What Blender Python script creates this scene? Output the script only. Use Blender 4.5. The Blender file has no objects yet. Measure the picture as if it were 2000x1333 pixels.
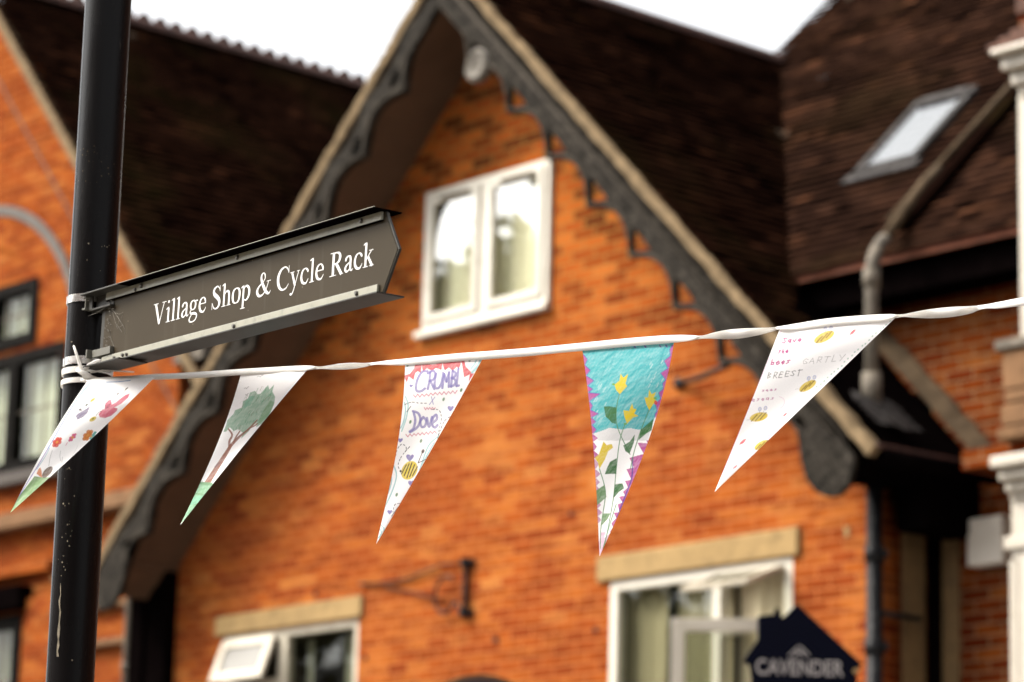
import bpy, bmesh, math, random
import numpy as np
from mathutils import Vector, Matrix

# ------------------------------------------------------------------ camera
F = 6175.0; CX, CY = 1000.0, 666.5                       # focal length and centre in photo pixels (2000 wide)
RW = np.array([[0.66280266, -0.15067476, -0.73347785],   # world axes seen in camera space (x right, y down, z forward)
               [0.7483687, 0.16631004, 0.64209443],
               [0.02523731, -0.97449376, 0.22299101]])
CAM = np.array([16.89, -14.547, 1.6])
scn = bpy.context.scene
COL = scn.collection
cd = bpy.data.cameras.new('camera'); cam = bpy.data.objects.new('camera', cd); COL.objects.link(cam)
cd.lens = F / 2000 * 36; cd.sensor_width = 36; cd.clip_start = 0.1; cd.clip_end = 3000
M4 = Matrix.Identity(4)
for i in range(3):
    M4[i][0] = RW[i][0]; M4[i][1] = -RW[i][1]; M4[i][2] = -RW[i][2]; M4[i][3] = CAM[i]
cam.matrix_world = M4
cd.dof.use_dof = True; cd.dof.focus_distance = 4.68; cd.dof.aperture_fstop = 5.9; cd.dof.aperture_blades = 9
scn.camera = cam
# ------------------------------------------------------------------ sky, sun, exposure
SUN_EL, SUN_AZ = math.radians(46), math.radians(224)
w = bpy.data.worlds.new('World'); scn.world = w; w.use_nodes = True
nt = w.node_tree; nt.nodes.clear()
sky = nt.nodes.new('ShaderNodeTexSky'); sky.sky_type = 'NISHITA'; sky.sun_disc = False
sky.sun_elevation = SUN_EL; sky.sun_rotation = SUN_AZ; sky.dust_density = 6; sky.ozone_density = 1; sky.air_density = 1.2
hs = nt.nodes.new('ShaderNodeHueSaturation'); hs.inputs['Saturation'].default_value = 0.12
bg = nt.nodes.new('ShaderNodeBackground'); bg.inputs['Strength'].default_value = 0.11
wo = nt.nodes.new('ShaderNodeOutputWorld')
nt.links.new(sky.outputs[0], hs.inputs['Color']); nt.links.new(hs.outputs[0], bg.inputs['Color']); nt.links.new(bg.outputs[0], wo.inputs[0])
sd = bpy.data.lights.new('sun', 'SUN'); sun = bpy.data.objects.new('sun', sd); COL.objects.link(sun)
sd.energy = 1.5; sd.angle = math.radians(22); sd.color = (1.0, 0.91, 0.77)
sdir = Vector((math.sin(SUN_AZ) * math.cos(SUN_EL), math.cos(SUN_AZ) * math.cos(SUN_EL), math.sin(SUN_EL)))
sun.rotation_euler = sdir.to_track_quat('Z', 'Y').to_euler(); sun.location = (0, -20, 30)
vs = scn.view_settings
vs.view_transform = 'Standard'; vs.look = 'None'; vs.gamma = 1; vs.use_curve_mapping = False; vs.exposure = 1.95
scn.cycles.use_denoising = True
scn.cycles.max_bounces = 6

rnd = random.Random(7)

# ------------------------------------------------------------------ helpers
def at(px, py, depth):                                   # point on the sight line at a given depth
    return CAM + depth * (RW @ np.array([(px - CX) / F, (py - CY) / F, 1.0]))
def lin(c):
    return tuple(((v / 255 + 0.055) / 1.055) ** 2.4 if v > 10 else v / 255 / 12.92 for v in c)

def new_mat(name):
    m = bpy.data.materials.new(name); m.use_nodes = True
    b = m.node_tree.nodes['Principled BSDF']
    return m, m.node_tree, b
def N(t, kind, **kw):
    n = t.nodes.new(kind)
    for k, v in kw.items():
        if k in n.inputs: n.inputs[k].default_value = v
        else: setattr(n, k, v)
    return n
def ramp(t, fac, stops, interp='LINEAR'):
    n = t.nodes.new('ShaderNodeValToRGB'); n.color_ramp.interpolation = interp
    e = n.color_ramp.elements
    while len(e) < len(stops): e.new(0.5)
    for k, (p, c) in enumerate(stops):
        e[k].position = p; e[k].color = (*c, 1) if len(c) == 3 else c
    t.links.new(fac, n.inputs[0]); return n.outputs[0]
def mix(t, fac, a, b, mode='MIX'):
    n = t.nodes.new('ShaderNodeMix'); n.data_type = 'RGBA'; n.blend_type = mode
    for s, v in ((n.inputs[0], fac), (n.inputs[6], a), (n.inputs[7], b)):
        if hasattr(v, 'is_linked'): t.links.new(v, s)
        elif isinstance(v, (int, float)): s.default_value = v
        else: s.default_value = (*v, 1)
    return n.outputs[2]
def noise(t, vec, scale, detail=4, rough=0.55):
    n = N(t, 'ShaderNodeTexNoise', Scale=scale, Detail=detail, Roughness=rough)
    if vec is not None: t.links.new(vec, n.inputs['Vector'])
    return n.outputs[0]
def bump(t, b, h, strength, dist):
    n = N(t, 'ShaderNodeBump', Strength=strength, Distance=dist)
    t.links.new(h, n.inputs['Height']); t.links.new(n.outputs[0], b.inputs['Normal'])
def geo_pos(t):
    return t.nodes.new('ShaderNodeNewGeometry').outputs['Position']

ALB = 0.62                                               # real surfaces of this street are dark and warm
def paint(name, c, rough=0.5, metal=0.0, var=0.25, scale=9, spec=0.5, dirt=None, dirt_amt=0.5, bmp=0.0):
    c = tuple(v * ALB for v in c); dirt = tuple(v * ALB for v in dirt) if dirt else None
    m, t, b = new_mat(name)
    p = geo_pos(t); nz = noise(t, p, scale, 5, 0.6)
    lo = tuple(v * (1 - var) for v in c); hi = tuple(min(1, v * (1 + var)) for v in c)
    col = ramp(t, nz, [(0.3, lo), (0.7, hi)])
    if dirt:
        d = ramp(t, noise(t, p, scale * 2.3, 6, 0.7), [(0.52, (0, 0, 0)), (0.68, (dirt_amt,) * 3)])
        col = mix(t, d, col, dirt)
    t.links.new(col, b.inputs['Base Color'])
    b.inputs['Roughness'].default_value = rough; b.inputs['Metallic'].default_value = metal
    b.inputs['Specular IOR Level'].default_value = spec
    if bmp: bump(t, b, noise(t, p, scale * 6, 4), 0.5, bmp)
    return m

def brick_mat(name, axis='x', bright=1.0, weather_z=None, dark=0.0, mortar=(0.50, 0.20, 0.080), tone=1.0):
    """brickwork laid in real 225 x 75 mm courses; axis = the horizontal world axis the wall runs along"""
    m, t, b = new_mat(name)
    p = geo_pos(t); sp = t.nodes.new('ShaderNodeSeparateXYZ'); t.links.new(p, sp.inputs[0])
    cb = t.nodes.new('ShaderNodeCombineXYZ')
    t.links.new(sp.outputs['X' if axis == 'x' else 'Y'], cb.inputs[0]); t.links.new(sp.outputs['Z'], cb.inputs[1])
    wn_ = N(t, 'ShaderNodeTexNoise', Scale=2.6, Detail=3.0); t.links.new(p, wn_.inputs['Vector'])
    wa = N(t, 'ShaderNodeVectorMath', operation='MULTIPLY_ADD'); wa.inputs[1].default_value = (0.020, 0.016, 0); wa.inputs[2].default_value = (-0.010, -0.008, 0)
    t.links.new(wn_.outputs['Color'], wa.inputs[0]); wb_ = N(t, 'ShaderNodeVectorMath', operation='ADD'); t.links.new(wa.outputs[0], wb_.inputs[0]); t.links.new(cb.outputs[0], wb_.inputs[1])
    def bt(msz, off=0.5):
        n = N(t, 'ShaderNodeTexBrick', Scale=1.0); n.offset = off; n.squash = 1.0
        n.inputs['Brick Width'].default_value = 0.225; n.inputs['Row Height'].default_value = 0.075
        n.inputs['Mortar Size'].default_value = msz; n.inputs['Mortar Smooth'].default_value = 0.3
        n.inputs['Color1'].default_value = (0, 0, 0, 1); n.inputs['Color2'].default_value = (1, 1, 1, 1); n.inputs['Mortar'].default_value = (0.5, 0.5, 0.5, 1)
        t.links.new(wb_.outputs[0], n.inputs['Vector']); return n
    br = bt(0.0055)
    k = bright * 0.57
    per = ramp(t, br.outputs['Color'], [(0.0, (0.28 * k, 0.046 * k, 0.014 * k)), (0.15, (0.40 * k, 0.074 * k, 0.018 * k)),
                                        (0.34, (0.50 * k, 0.105 * k, 0.020 * k)), (0.60, (0.57 * k, 0.145 * k, 0.028 * k)),
                                        (0.82, (0.62 * k, 0.176 * k, 0.038 * k)), (1.0, (0.66 * k, 0.220 * k, 0.058 * k))])
    # lumps of darker and paler bricks
    big = noise(t, p, 1.3, 5, 0.65)
    per = mix(t, ramp(t, big, [(0.40, (0, 0, 0)), (0.62, (0.8,) * 3)]), per, (0.38 * k, 0.075 * k, 0.018 * k))
    # streaks along the courses where burnt headers bunch up
    mp = N(t, 'ShaderNodeMapping'); mp.inputs['Scale'].default_value = (1.5, 1.5, 8.0); t.links.new(p, mp.inputs['Vector'])
    st = noise(t, mp.outputs[0], 1.3, 4, 0.65)
    per = mix(t, ramp(t, st, [(0.45, (0, 0, 0)), (0.60, (0.8,) * 3)]), per, (0.23 * k, 0.038 * k, 0.012 * k))
    fine = noise(t, p, 30, 4, 0.6)
    per = mix(t, 0.35, per, ramp(t, fine, [(0.3, (0.35,) * 3), (0.7, (1, 1, 1))]), 'MULTIPLY')
    mort = mix(t, ramp(t, noise(t, p, 2.2, 3), [(0.35, (0, 0, 0)), (0.7, (1, 1, 1))]), tuple(v * k for v in mortar), tuple(v * k * 1.25 for v in mortar))
    if weather_z is not None:                             # older, redder bricks and greenish lime mortar above this height
        ad = N(t, 'ShaderNodeMath', operation='MULTIPLY_ADD'); ad.inputs[1].default_value = 0.9; t.links.new(noise(t, p, 1.4, 3), ad.inputs[0]); t.links.new(sp.outputs['Z'], ad.inputs[2])
        mr = N(t, 'ShaderNodeMapRange'); mr.inputs['From Min'].default_value = weather_z - 0.1; mr.inputs['From Max'].default_value = weather_z + 1.5
        t.links.new(ad.outputs[0], mr.inputs['Value'])
        old = ramp(t, br.outputs['Color'], [(0.0, (0.06, 0.013, 0.005)), (0.3, (0.16, 0.028, 0.006)), (0.6, (0.24, 0.042, 0.008)), (1.0, (0.33, 0.075, 0.012))])
        old = mix(t, 0.15, old, per)
        per = mix(t, mr.outputs[0], per, old)
        mort = mix(t, mr.outputs[0], mort, (0.20, 0.125, 0.038))
    col = mix(t, br.outputs['Fac'], per, mort)
    if tone != 1.0: col = mix(t, 1.0, col, (1.0, tone, 1.12), 'MULTIPLY')
    t.links.new(col, b.inputs['Base Color']); b.inputs['Roughness'].default_value = 0.95; b.inputs['Specular IOR Level'].default_value = 0.0
    inv = N(t, 'ShaderNodeMath', operation='MULTIPLY_ADD'); inv.inputs[1].default_value = -1.0; t.links.new(br.outputs['Fac'], inv.inputs[0])
    sc = N(t, 'ShaderNodeMath', operation='MULTIPLY'); sc.inputs[1].default_value = 0.5; t.links.new(fine, sc.inputs[0]); t.links.new(sc.outputs[0], inv.inputs[2])
    bump(t, b, inv.outputs[0], 0.7, 0.008)
    return m

def tile_mat(name, cols, moss=(0.016, 0.012, 0.004)):
    m, t, b = new_mat(name)
    a = t.nodes.new('ShaderNodeAttribute'); a.attribute_name = 'shade'
    col = ramp(t, a.outputs['Fac'], [(i / (len(cols) - 1), c) for i, c in enumerate(cols)])
    p = geo_pos(t)
    col = mix(t, ramp(t, noise(t, p, 0.8, 4), [(0.5, (0, 0, 0)), (0.72, (0.6,) * 3)]), col, moss)
    col = mix(t, 0.5, col, ramp(t, noise(t, p, 14, 5, 0.7), [(0.3, (0.4,) * 3), (0.75, (1.3,) * 3)]), 'MULTIPLY')
    vo = N(t, 'ShaderNodeTexVoronoi', Scale=1.1); t.links.new(p, vo.inputs['Vector'])
    col = mix(t, ramp(t, vo.outputs['Distance'], [(0.045, (0.8,) * 3), (0.07, (0, 0, 0))]), col, (0.10, 0.075, 0.055))
    t.links.new(col, b.inputs['Base Color']); b.inputs['Roughness'].default_value = 1.0; b.inputs['Specular IOR Level'].default_value = 0.0
    bump(t, b, noise(t, p, 60, 4), 0.6, 0.004)
    return m

def glass_mat(name, refl=0.35, tint=(0.8, 0.82, 0.78), rough=0.01):
    m, t, b = new_mat(name); t.nodes.remove(b)
    g = N(t, 'ShaderNodeBsdfGlossy', Roughness=rough); tr = N(t, 'ShaderNodeBsdfTransparent'); tr.inputs[0].default_value = (*tint, 1)
    mx = t.nodes.new('ShaderNodeMixShader'); mx.inputs[0].default_value = refl
    t.links.new(tr.outputs[0], mx.inputs[1]); t.links.new(g.outputs[0], mx.inputs[2])
    t.links.new(mx.outputs[0], t.nodes['Material Output'].inputs[0])
    return m

class MB:                                                # collects shapes, then links them as ONE mesh object
    def __init__(s): s.v = []; s.f = []; s.mi = []; s.at = []
    def add(s, vs, fs, mi=0, sh=0.5):
        o = len(s.v); s.v += [tuple(map(float, q)) for q in vs]; s.f += [tuple(o + i for i in f) for f in fs]
        s.mi += [mi] * len(fs); s.at += [sh] * len(fs); return s
    def box(s, lo, hi, mi=0):
        x0, y0, z0 = lo; x1, y1, z1 = hi
        return s.add([(x0, y0, z0), (x1, y0, z0), (x1, y1, z0), (x0, y1, z0), (x0, y0, z1), (x1, y0, z1), (x1, y1, z1), (x0, y1, z1)],
                     [(0, 3, 2, 1), (4, 5, 6, 7), (0, 1, 5, 4), (1, 2, 6, 5), (2, 3, 7, 6), (3, 0, 4, 7)], mi)
    def obox(s, o, a, b, c, mi=0):                       # box from corner o along three edge vectors
        o, a, b, c = map(np.array, (o, a, b, c))
        vs = [o, o + a, o + a + b, o + b, o + c, o + a + c, o + a + b + c, o + b + c]
        return s.add(vs, [(0, 3, 2, 1), (4, 5, 6, 7), (0, 1, 5, 4), (1, 2, 6, 5), (2, 3, 7, 6), (3, 0, 4, 7)], mi)
    def tube(s, pts, r, n=12, mi=0, cap=True):
        pts = [Vector(p) for p in pts]; rs = r if isinstance(r, (list, tuple)) else [r] * len(pts)
        rings = []; up = None
        for i, p in enumerate(pts):
            d = (pts[min(i + 1, len(pts) - 1)] - pts[max(i - 1, 0)]).normalized()
            if up is None: up = d.orthogonal().normalized()
            up = (up - d * up.dot(d)).normalized(); q = d.cross(up)
            rings.append([p + (up * math.cos(2 * math.pi * k / n) + q * math.sin(2 * math.pi * k / n)) * rs[i] for k in range(n)])
        vs = [v for g in rings for v in g]; fs = []
        for i in range(len(pts) - 1):
            for k in range(n):
                k2 = (k + 1) % n; fs.append((i * n + k, i * n + k2, (i + 1) * n + k2, (i + 1) * n + k))
        if cap: fs.append(tuple(range(n))[::-1]); fs.append(tuple((len(pts) - 1) * n + k for k in range(n)))
        return s.add(vs, fs, mi)
    def build(s, name, mats, parent=None, smooth=False, bevel=0.0, shade=False):
        me = bpy.data.meshes.new(name); me.from_pydata(s.v, [], s.f)
        for m in (mats if isinstance(mats, (list, tuple)) else [mats]): me.materials.append(m)
        me.polygons.foreach_set('material_index', s.mi)
        if smooth: me.polygons.foreach_set('use_smooth', [True] * len(s.f))
        if shade:
            a = me.attributes.new('shade', 'FLOAT', 'FACE'); a.data.foreach_set('value', s.at)
        me.update()
        return link(name, me, parent, bevel)

def link(name, me, parent=None, bevel=0.0):
    o = bpy.data.objects.new(name, me); COL.objects.link(o)
    if parent is not None:
        base = Vector((0, 0, 0)); q = parent
        while q is not None: base += q.location; q = q.parent
        o.parent = parent; o.location = -base
    if bevel:
        b = o.modifiers.new('bevel', 'BEVEL'); b.width = bevel; b.segments = 2; b.limit_method = 'ANGLE'
    return o
def thing(name, label, cat, loc, group=None):
    o = bpy.data.objects.new(name, None); COL.objects.link(o); o.location = loc; o.empty_display_size = 0.2
    o['label'] = label; o['category'] = cat
    if group: o['group'] = group
    return o
def struct(o): o['kind'] = 'structure'; return o
def lab(o, s): o['label'] = s; return o

def flat(polys, frame, thick, name, mat, parent, bevel=0.0, holes=True):
    """outlines (first outer, further holes; several outers allowed) filled, extruded by thick along frame normal.
    frame = (origin, u, v, n); front face lies at origin, body goes along n."""
    cu = bpy.data.curves.new('tmp', 'CURVE'); cu.dimensions = '2D'; cu.fill_mode = 'BOTH'; cu.extrude = thick / 2
    for p in polys:
        sp = cu.splines.new('POLY'); sp.points.add(len(p) - 1)
        for i, (x, y) in enumerate(p): sp.points[i].co = (x, y, 0, 1)
        sp.use_cyclic_u = True
    ob = bpy.data.objects.new('tmp', cu)
    me = bpy.data.meshes.new_from_object(ob)
    bpy.data.objects.remove(ob); bpy.data.curves.remove(cu)
    o, u, v, n = (np.array(q, float) for q in frame)
    me.name = name
    k = len(me.vertices); co = np.empty(k * 3); me.vertices.foreach_get('co', co); co = co.reshape(-1, 3)
    wv = o + co[:, :1] * u + co[:, 1:2] * v + (co[:, 2:3] + thick / 2) * n
    me.vertices.foreach_set('co', wv.ravel()); me.materials.clear(); me.materials.append(mat); me.update()
    bm = bmesh.new(); bm.from_mesh(me); bmesh.ops.remove_doubles(bm, verts=bm.verts, dist=1e-5); bmesh.ops.recalc_face_normals(bm, faces=bm.faces); bm.to_mesh(me); bm.free()
    return link(name, me, parent, bevel)

def rect(x0, y0, x1, y1): return [(x0, y0), (x1, y0), (x1, y1), (x0, y1)]
def FR(y=0.0, n=(0, 1, 0)): return ((0, y, 0), (1, 0, 0), (0, 0, 1), n)   # the street-facing plane at depth y

def tiles(org, along, up, nrm, la, lu, keep, seed, gauge=0.10, tw=0.165, mat=None, parent=None, name='roof_tiles', hue=None):
    """courses of plain clay tiles, each its own slightly tilted slab, broken bond"""
    r = random.Random(seed); mb = MB(); org, along, up, nrm = map(np.array, (org, along, up, nrm))
    nu, na = int(lu / gauge), int(la / tw)
    for j in range(nu):
        off = 0.5 * tw * (j % 2)
        wob = 0.004 * math.sin(j * 0.7 + seed)
        for i in range(-1, na + 1):
            a0 = i * tw + off; a1 = a0 + tw - 0.003
            a0 = max(a0, 0); a1 = min(a1, la)
            if a1 - a0 < 0.02: continue
            u0 = j * gauge + r.uniform(-0.004, 0.004); u1 = u0 + gauge * 1.25
            c = org + along * (a0 + a1) / 2 + up * (u0 + gauge / 2)
            if not keep(c): continue
            h0 = 0.034 + r.uniform(0, 0.008) + wob; h1 = 0.010; th = 0.016; e = r.uniform(-0.003, 0.003)
            P = lambda a, u, h: org + along * a + up * u + nrm * h
            vs = [P(a0, u0, h0 - th), P(a1, u0, h0 - th), P(a1, u0, h0 + e), P(a0, u0, h0 - e), P(a0, u1, h1), P(a1, u1, h1), P(a0, u1, h1 - th), P(a1, u1, h1 - th)]
            s = r.random() if hue is None else min(1, max(0, r.gauss(hue + 0.10 * math.sin(c[0] * 2.1 + c[1] * 2.9) * math.sin(c[2] * 3.7 + c[0]) + 0.06 * math.sin(c[0] * 7 + c[1] * 6), 0.19)))
            mb.add(vs, [(0, 1, 2, 3), (3, 2, 5, 4), (0, 3, 4, 6), (1, 7, 5, 2), (0, 6, 7, 1)], 0, s)
    return mb.build(name, mat, parent, shade=True)

# ------------------------------------------------------------------ materials
brick_main = brick_mat('orange brickwork', 'x', 1.0, weather_z=6.4, mortar=(0.50, 0.16, 0.055), tone=1.13)
brick_side_shade = brick_mat('brickwork side shaded', 'y', 0.4)  # same brick darkened, so the recess side carries its shade in the colour
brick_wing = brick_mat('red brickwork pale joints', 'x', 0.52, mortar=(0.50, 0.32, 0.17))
brick_left = brick_mat('orange brickwork neighbour', 'x', 0.85, mortar=(0.50, 0.16, 0.055), tone=1.1)
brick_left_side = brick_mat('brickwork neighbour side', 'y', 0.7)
T_DARK = [(0.004, 0.0018, 0.0013), (0.010, 0.0042, 0.0026), (0.017, 0.0068, 0.004), (0.042, 0.016, 0.008)]
T_WING = [(0.006, 0.003, 0.0022), (0.018, 0.0088, 0.006), (0.031, 0.0145, 0.009), (0.070, 0.030, 0.016)]
tile_dark = tile_mat('dark clay tiles', T_DARK); tile_wing = tile_mat('brown clay tiles', T_WING, (0.018, 0.011, 0.005))
ridge_red = paint('red clay ridge', (0.075, 0.026, 0.016), 0.9, var=0.5, scale=12)
verge_tan = paint('tan mortar', (0.225, 0.158, 0.088), 0.95, var=0.35, scale=9, dirt=(0.10, 0.08, 0.05), dirt_amt=0.6, bmp=0.01, spec=0.1)
verge_dull = paint('weathered mortar', (0.095, 0.065, 0.038), 0.95, var=0.4, scale=8, dirt=(0.05, 0.04, 0.03), bmp=0.01, spec=0.1)
board_grey = paint('weathered black paint', (0.022, 0.0185, 0.0145), 0.8, var=0.75, spec=0.04, scale=11, dirt=(0.14, 0.12, 0.095), dirt_amt=0.6, bmp=0.004)
board_worn = paint('worn grey bead', (0.062, 0.052, 0.041), 0.85, var=0.5, scale=13, spec=0.04)
board_black = paint('black paint', (0.007, 0.006, 0.006), 0.7, var=0.3, spec=0.08)
soffit_brown = paint('brown painted soffit', (0.115, 0.062, 0.034), 0.8, var=0.2, scale=3, spec=0.2)
black_and_shade = paint('black paint and eaves shade', (0.003, 0.002, 0.002), 0.95, spec=0.0)  # flat black for dark parts, and for shade built in under the eaves
upvc = paint('cream white frame', (0.84, 0.78, 0.66), 0.35, var=0.05, scale=3, dirt=(0.5, 0.45, 0.33), dirt_amt=0.4)
timber_cream = paint('cream painted timber', (0.66, 0.59, 0.46), 0.5, var=0.1, scale=6, dirt=(0.35, 0.28, 0.18), dirt_amt=0.5)
stone_lintel = paint('buff stone', (0.40, 0.265, 0.115), 0.9, var=0.14, scale=4, dirt=(0.17, 0.115, 0.05), dirt_amt=0.55, bmp=0.004, spec=0.15)
white_paint = paint('white paint', (0.56, 0.50, 0.41), 0.5, var=0.06, scale=4, dirt=(0.45, 0.40, 0.30), dirt_amt=0.4)
stone_brown = paint('brown sandstone', (0.22, 0.12, 0.06), 0.9, var=0.3, scale=6, spec=0.1, bmp=0.004)
iron_black = paint('black iron', (0.010, 0.010, 0.012), 0.5, spec=0.1, metal=0.0, var=0.4, scale=14, dirt=(0.10, 0.10, 0.095), dirt_amt=0.7)
pipe_grey = paint('grey weathered pipe', (0.155, 0.13, 0.10), 0.75, spec=0.2, var=0.5, scale=7, dirt=(0.05, 0.045, 0.04), dirt_amt=0.7)
lead = paint('lead sheet', (0.035, 0.031, 0.029), 0.7, spec=0.08, var=0.4, scale=9, dirt=(0.3, 0.28, 0.27), dirt_amt=0.5)
navy = paint('navy sign paint', (0.0018, 0.0024, 0.010), 0.6, spec=0.05, var=0.1)
sign_cream = paint('pale sign lettering', (0.45, 0.40, 0.38), 0.6, var=0.05)
dark_void = paint('dark interior', (0.09, 0.075, 0.055), 0.95, spec=0.0)
asphalt = paint('asphalt', (0.10, 0.095, 0.09), 0.95, var=0.25, scale=30, bmp=0.004)
paving = paint('concrete paving', (0.36, 0.33, 0.29), 0.9, var=0.2, scale=8, bmp=0.003)
earth = paint('grass and earth', (0.05, 0.06, 0.025), 0.95, var=0.4, scale=5)
glass_up = glass_mat('reflective window glass', 0.20, (0.97, 0.97, 0.93))
glass_lo = glass_mat('clear window glass', 0.05)
glass_dk = glass_mat('dark window glass', 0.045)
glass_sky = glass_mat('skylight glass', 0.5)
lattice_grey = paint('obscured glass', (0.22, 0.205, 0.175), 0.4, var=0.1, scale=20)
wood_pale = paint('unpainted timber', (0.22, 0.14, 0.07), 0.8, var=0.2)

def curtain_mat(name, c, fold=38.0):
    m, t, b = new_mat(name); p = geo_pos(t)
    mp = N(t, 'ShaderNodeMapping'); mp.inputs['Scale'].default_value = (fold / 6, fold / 6, 0.5); t.links.new(p, mp.inputs['Vector'])
    col = ramp(t, noise(t, mp.outputs[0], 1.0, 3), [(0.3, tuple(v * 0.7 for v in c)), (0.7, tuple(min(1, v * 1.15) for v in c))])
    t.links.new(col, b.inputs['Base Color']); b.inputs['Roughness'].default_value = 0.95; b.inputs['Specular IOR Level'].default_value = 0.1
    return m
cur_beige = curtain_mat('beige curtain cloth', (0.60, 0.52, 0.38))
cur_olive = curtain_mat('olive curtain cloth', (0.42, 0.35, 0.24))
cur_net = curtain_mat('net curtain cloth', (0.95, 0.90, 0.70))
cur_grey = curtain_mat('grey curtain cloth', (0.42, 0.40, 0.33))

def curtain(name, x0, x1, z0, z1, y, mat, parent, amp=0.03, per=0.11):
    mb = MB(); n = max(8, int((x1 - x0) / 0.012)); vs = []
    for i in range(n + 1):
        x = x0 + (x1 - x0) * i / n
        yy = y + amp * math.sin(2 * math.pi * (x - x0) / per) + amp * 0.5 * math.sin(2 * math.pi * (x - x0) / (per * 2.7) + 1)
        vs += [(x, yy, z0), (x + 0.01 * math.sin(i * 0.4), y + (yy - y) * 0.5, z1)]
    return mb.add(vs, [(2 * i, 2 * i + 2, 2 * i + 3, 2 * i + 1) for i in range(n)]).build(name, mat, parent, smooth=True)

def frame_mb(x0, x1, z0, z1, t, y0, y1, ts=None):        # four butted bars
    ts = ts or (t, t, t, t)                                # left right bottom top
    mb = MB()
    mb.box((x0, y0, z0), (x0 + ts[0], y1, z1)); mb.box((x1 - ts[1], y0, z0), (x1, y1, z1))
    mb.box((x0 + ts[0], y0, z0), (x1 - ts[1], y1, z0 + ts[2])); mb.box((x0 + ts[0], y0, z1 - ts[3]), (x1 - ts[1], y1, z1))
    return mb
def void_box(x0, x1, z0, z1, y0, depth):
    """the dark room behind an opening: back, sides, floor and ceiling"""
    a, b = y0, y0 + depth
    return MB().add([(x0, a, z0), (x1, a, z0), (x1, a, z1), (x0, a, z1), (x0, b, z0), (x1, b, z0), (x1, b, z1), (x0, b, z1)],
                    [(4, 5, 6, 7), (0, 4, 7, 3), (1, 2, 6, 5), (0, 1, 5, 4), (3, 7, 6, 2)])

# ------------------------------------------------------------------ ground
g = MB(); g.box((-400, -400, -0.5), (400, 400, -0.12)); struct(g.build('ground', earth))
g = MB(); g.box((-120, -13.0, -0.2), (120, -5.0, -0.112)); struct(g.build('road', asphalt))
g = MB(); g.box((-120, -4.86, -0.2), (120, -0.004, 0.0)); struct(g.build('pavement', paving))
g = MB(); g.box((-120, -4.999, -0.2), (120, -4.862, 0.004)); struct(g.build('kerb', stone_brown))
g = MB(); g.box((-120, -22, -0.2), (120, -13.01, 0.002)); struct(g.build('far_pavement', paving))

# ------------------------------------------------------------------ the gabled brick house
R2 = 2 ** -0.5
ZR = 9.52                                                # ridge height
house = thing('brick_house', 'orange brick house in the centre with steep gable, carved dark bargeboards and brown tiled wing', 'house', (0, 0, 0))
UW = (-0.71, 0.68, 6.87, 7.93); LW = (-3.05, -1.37, 3.45, 4.80); RWN = (1.35, 3.05, 3.15, 4.81)
wall_out = [(-3.7, -0.1), (3.7, -0.1), (3.7, 5.60), (0, 9.30), (-3.7, 5.60)]
holes = [rect(a, c, b, d) for a, b, c, d in (UW, LW, RWN)]
flat([wall_out] + holes, FR(0), 0.26, 'front_wall', brick_main, house)
g = MB(); g.box((3.441, 0.262, -0.1), (3.7, 6.0, 5.6)); g.build('side_wall', brick_side_shade, house)
g = MB(); g.box((-3.7, 0.262, -0.1), (-3.441, 8.0, 5.6)); g.build('side_wall', brick_side_shade, house)
# roof slabs: 0.26 thick below the tile plane
def slope_slab(side, y0, y1, smax=5.9, d0=0.045, d1=0.27):
    q = lambda s, d, y: (side * (s - d) * R2, y, ZR - (s + d) * R2)
    mb = MB(); vs = [q(d0, d0, y0), q(smax, d0, y0), q(smax, d1, y0), q(d1, d1, y0), q(d0, d0, y1), q(smax, d0, y1), q(smax, d1, y1), q(d1, d1, y1)]
    fs = [(0, 1, 2, 3), (7, 6, 5, 4), (0, 4, 5, 1), (1, 5, 6, 2), (3, 2, 6, 7)]
    return mb.add(vs, fs)
for s in (-1, 1):
    slope_slab(s, -0.44, 7.5 if s < 0 else 0.58).build('roof', soffit_brown if s < 0 else black_and_shade, house)
g = slope_slab(1, 0.6, 3.6, 4.9); g.build('roof', black_and_shade, house)
GW = lambda c: (ZR - abs(c[0])) - (c[1] + 6.5)           # >0 where the gable roof is above the wing roof
tiles((4.22, -0.53, ZR - 4.22), (0, 1, 0), (-R2, 0, R2), (R2, 0, R2), 1.12, 5.95, lambda c: GW(c) > -0.06 and c[1] < 0.60, 1, mat=tile_dark, parent=house, hue=0.4)
tiles((2.95, 0.59, ZR - 2.95), (0, 1, 0), (-R2, 0, R2), (R2, 0, R2), 3.0, 4.17, lambda c: GW(c) > -0.06, 2, mat=tile_dark, parent=house, hue=0.35)
tiles((-4.22, 7.5, ZR - 4.22), (0, -1, 0), (R2, 0, R2), (-R2, 0, R2), 8.03, 5.95, lambda c: True, 3, mat=tile_dark, parent=house)
# ridge tiles of the gable
g = MB()
y = -0.5
while y < 3.1:
    pts = []
    for yy in (y, y + 0.29):
        for k in range(7):
            a = math.pi * (k / 6) ; pts.append((0.115 * math.cos(a), yy, ZR - 0.055 + 0.10 * math.sin(a)))
    g.add(pts, [(k, k + 1, 8 + k, 7 + k) for k in range(6)] + [tuple(range(7)), tuple(range(13, 6, -1))]); y += 0.30
g.build('ridge_tiles', ridge_red, house)

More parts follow.
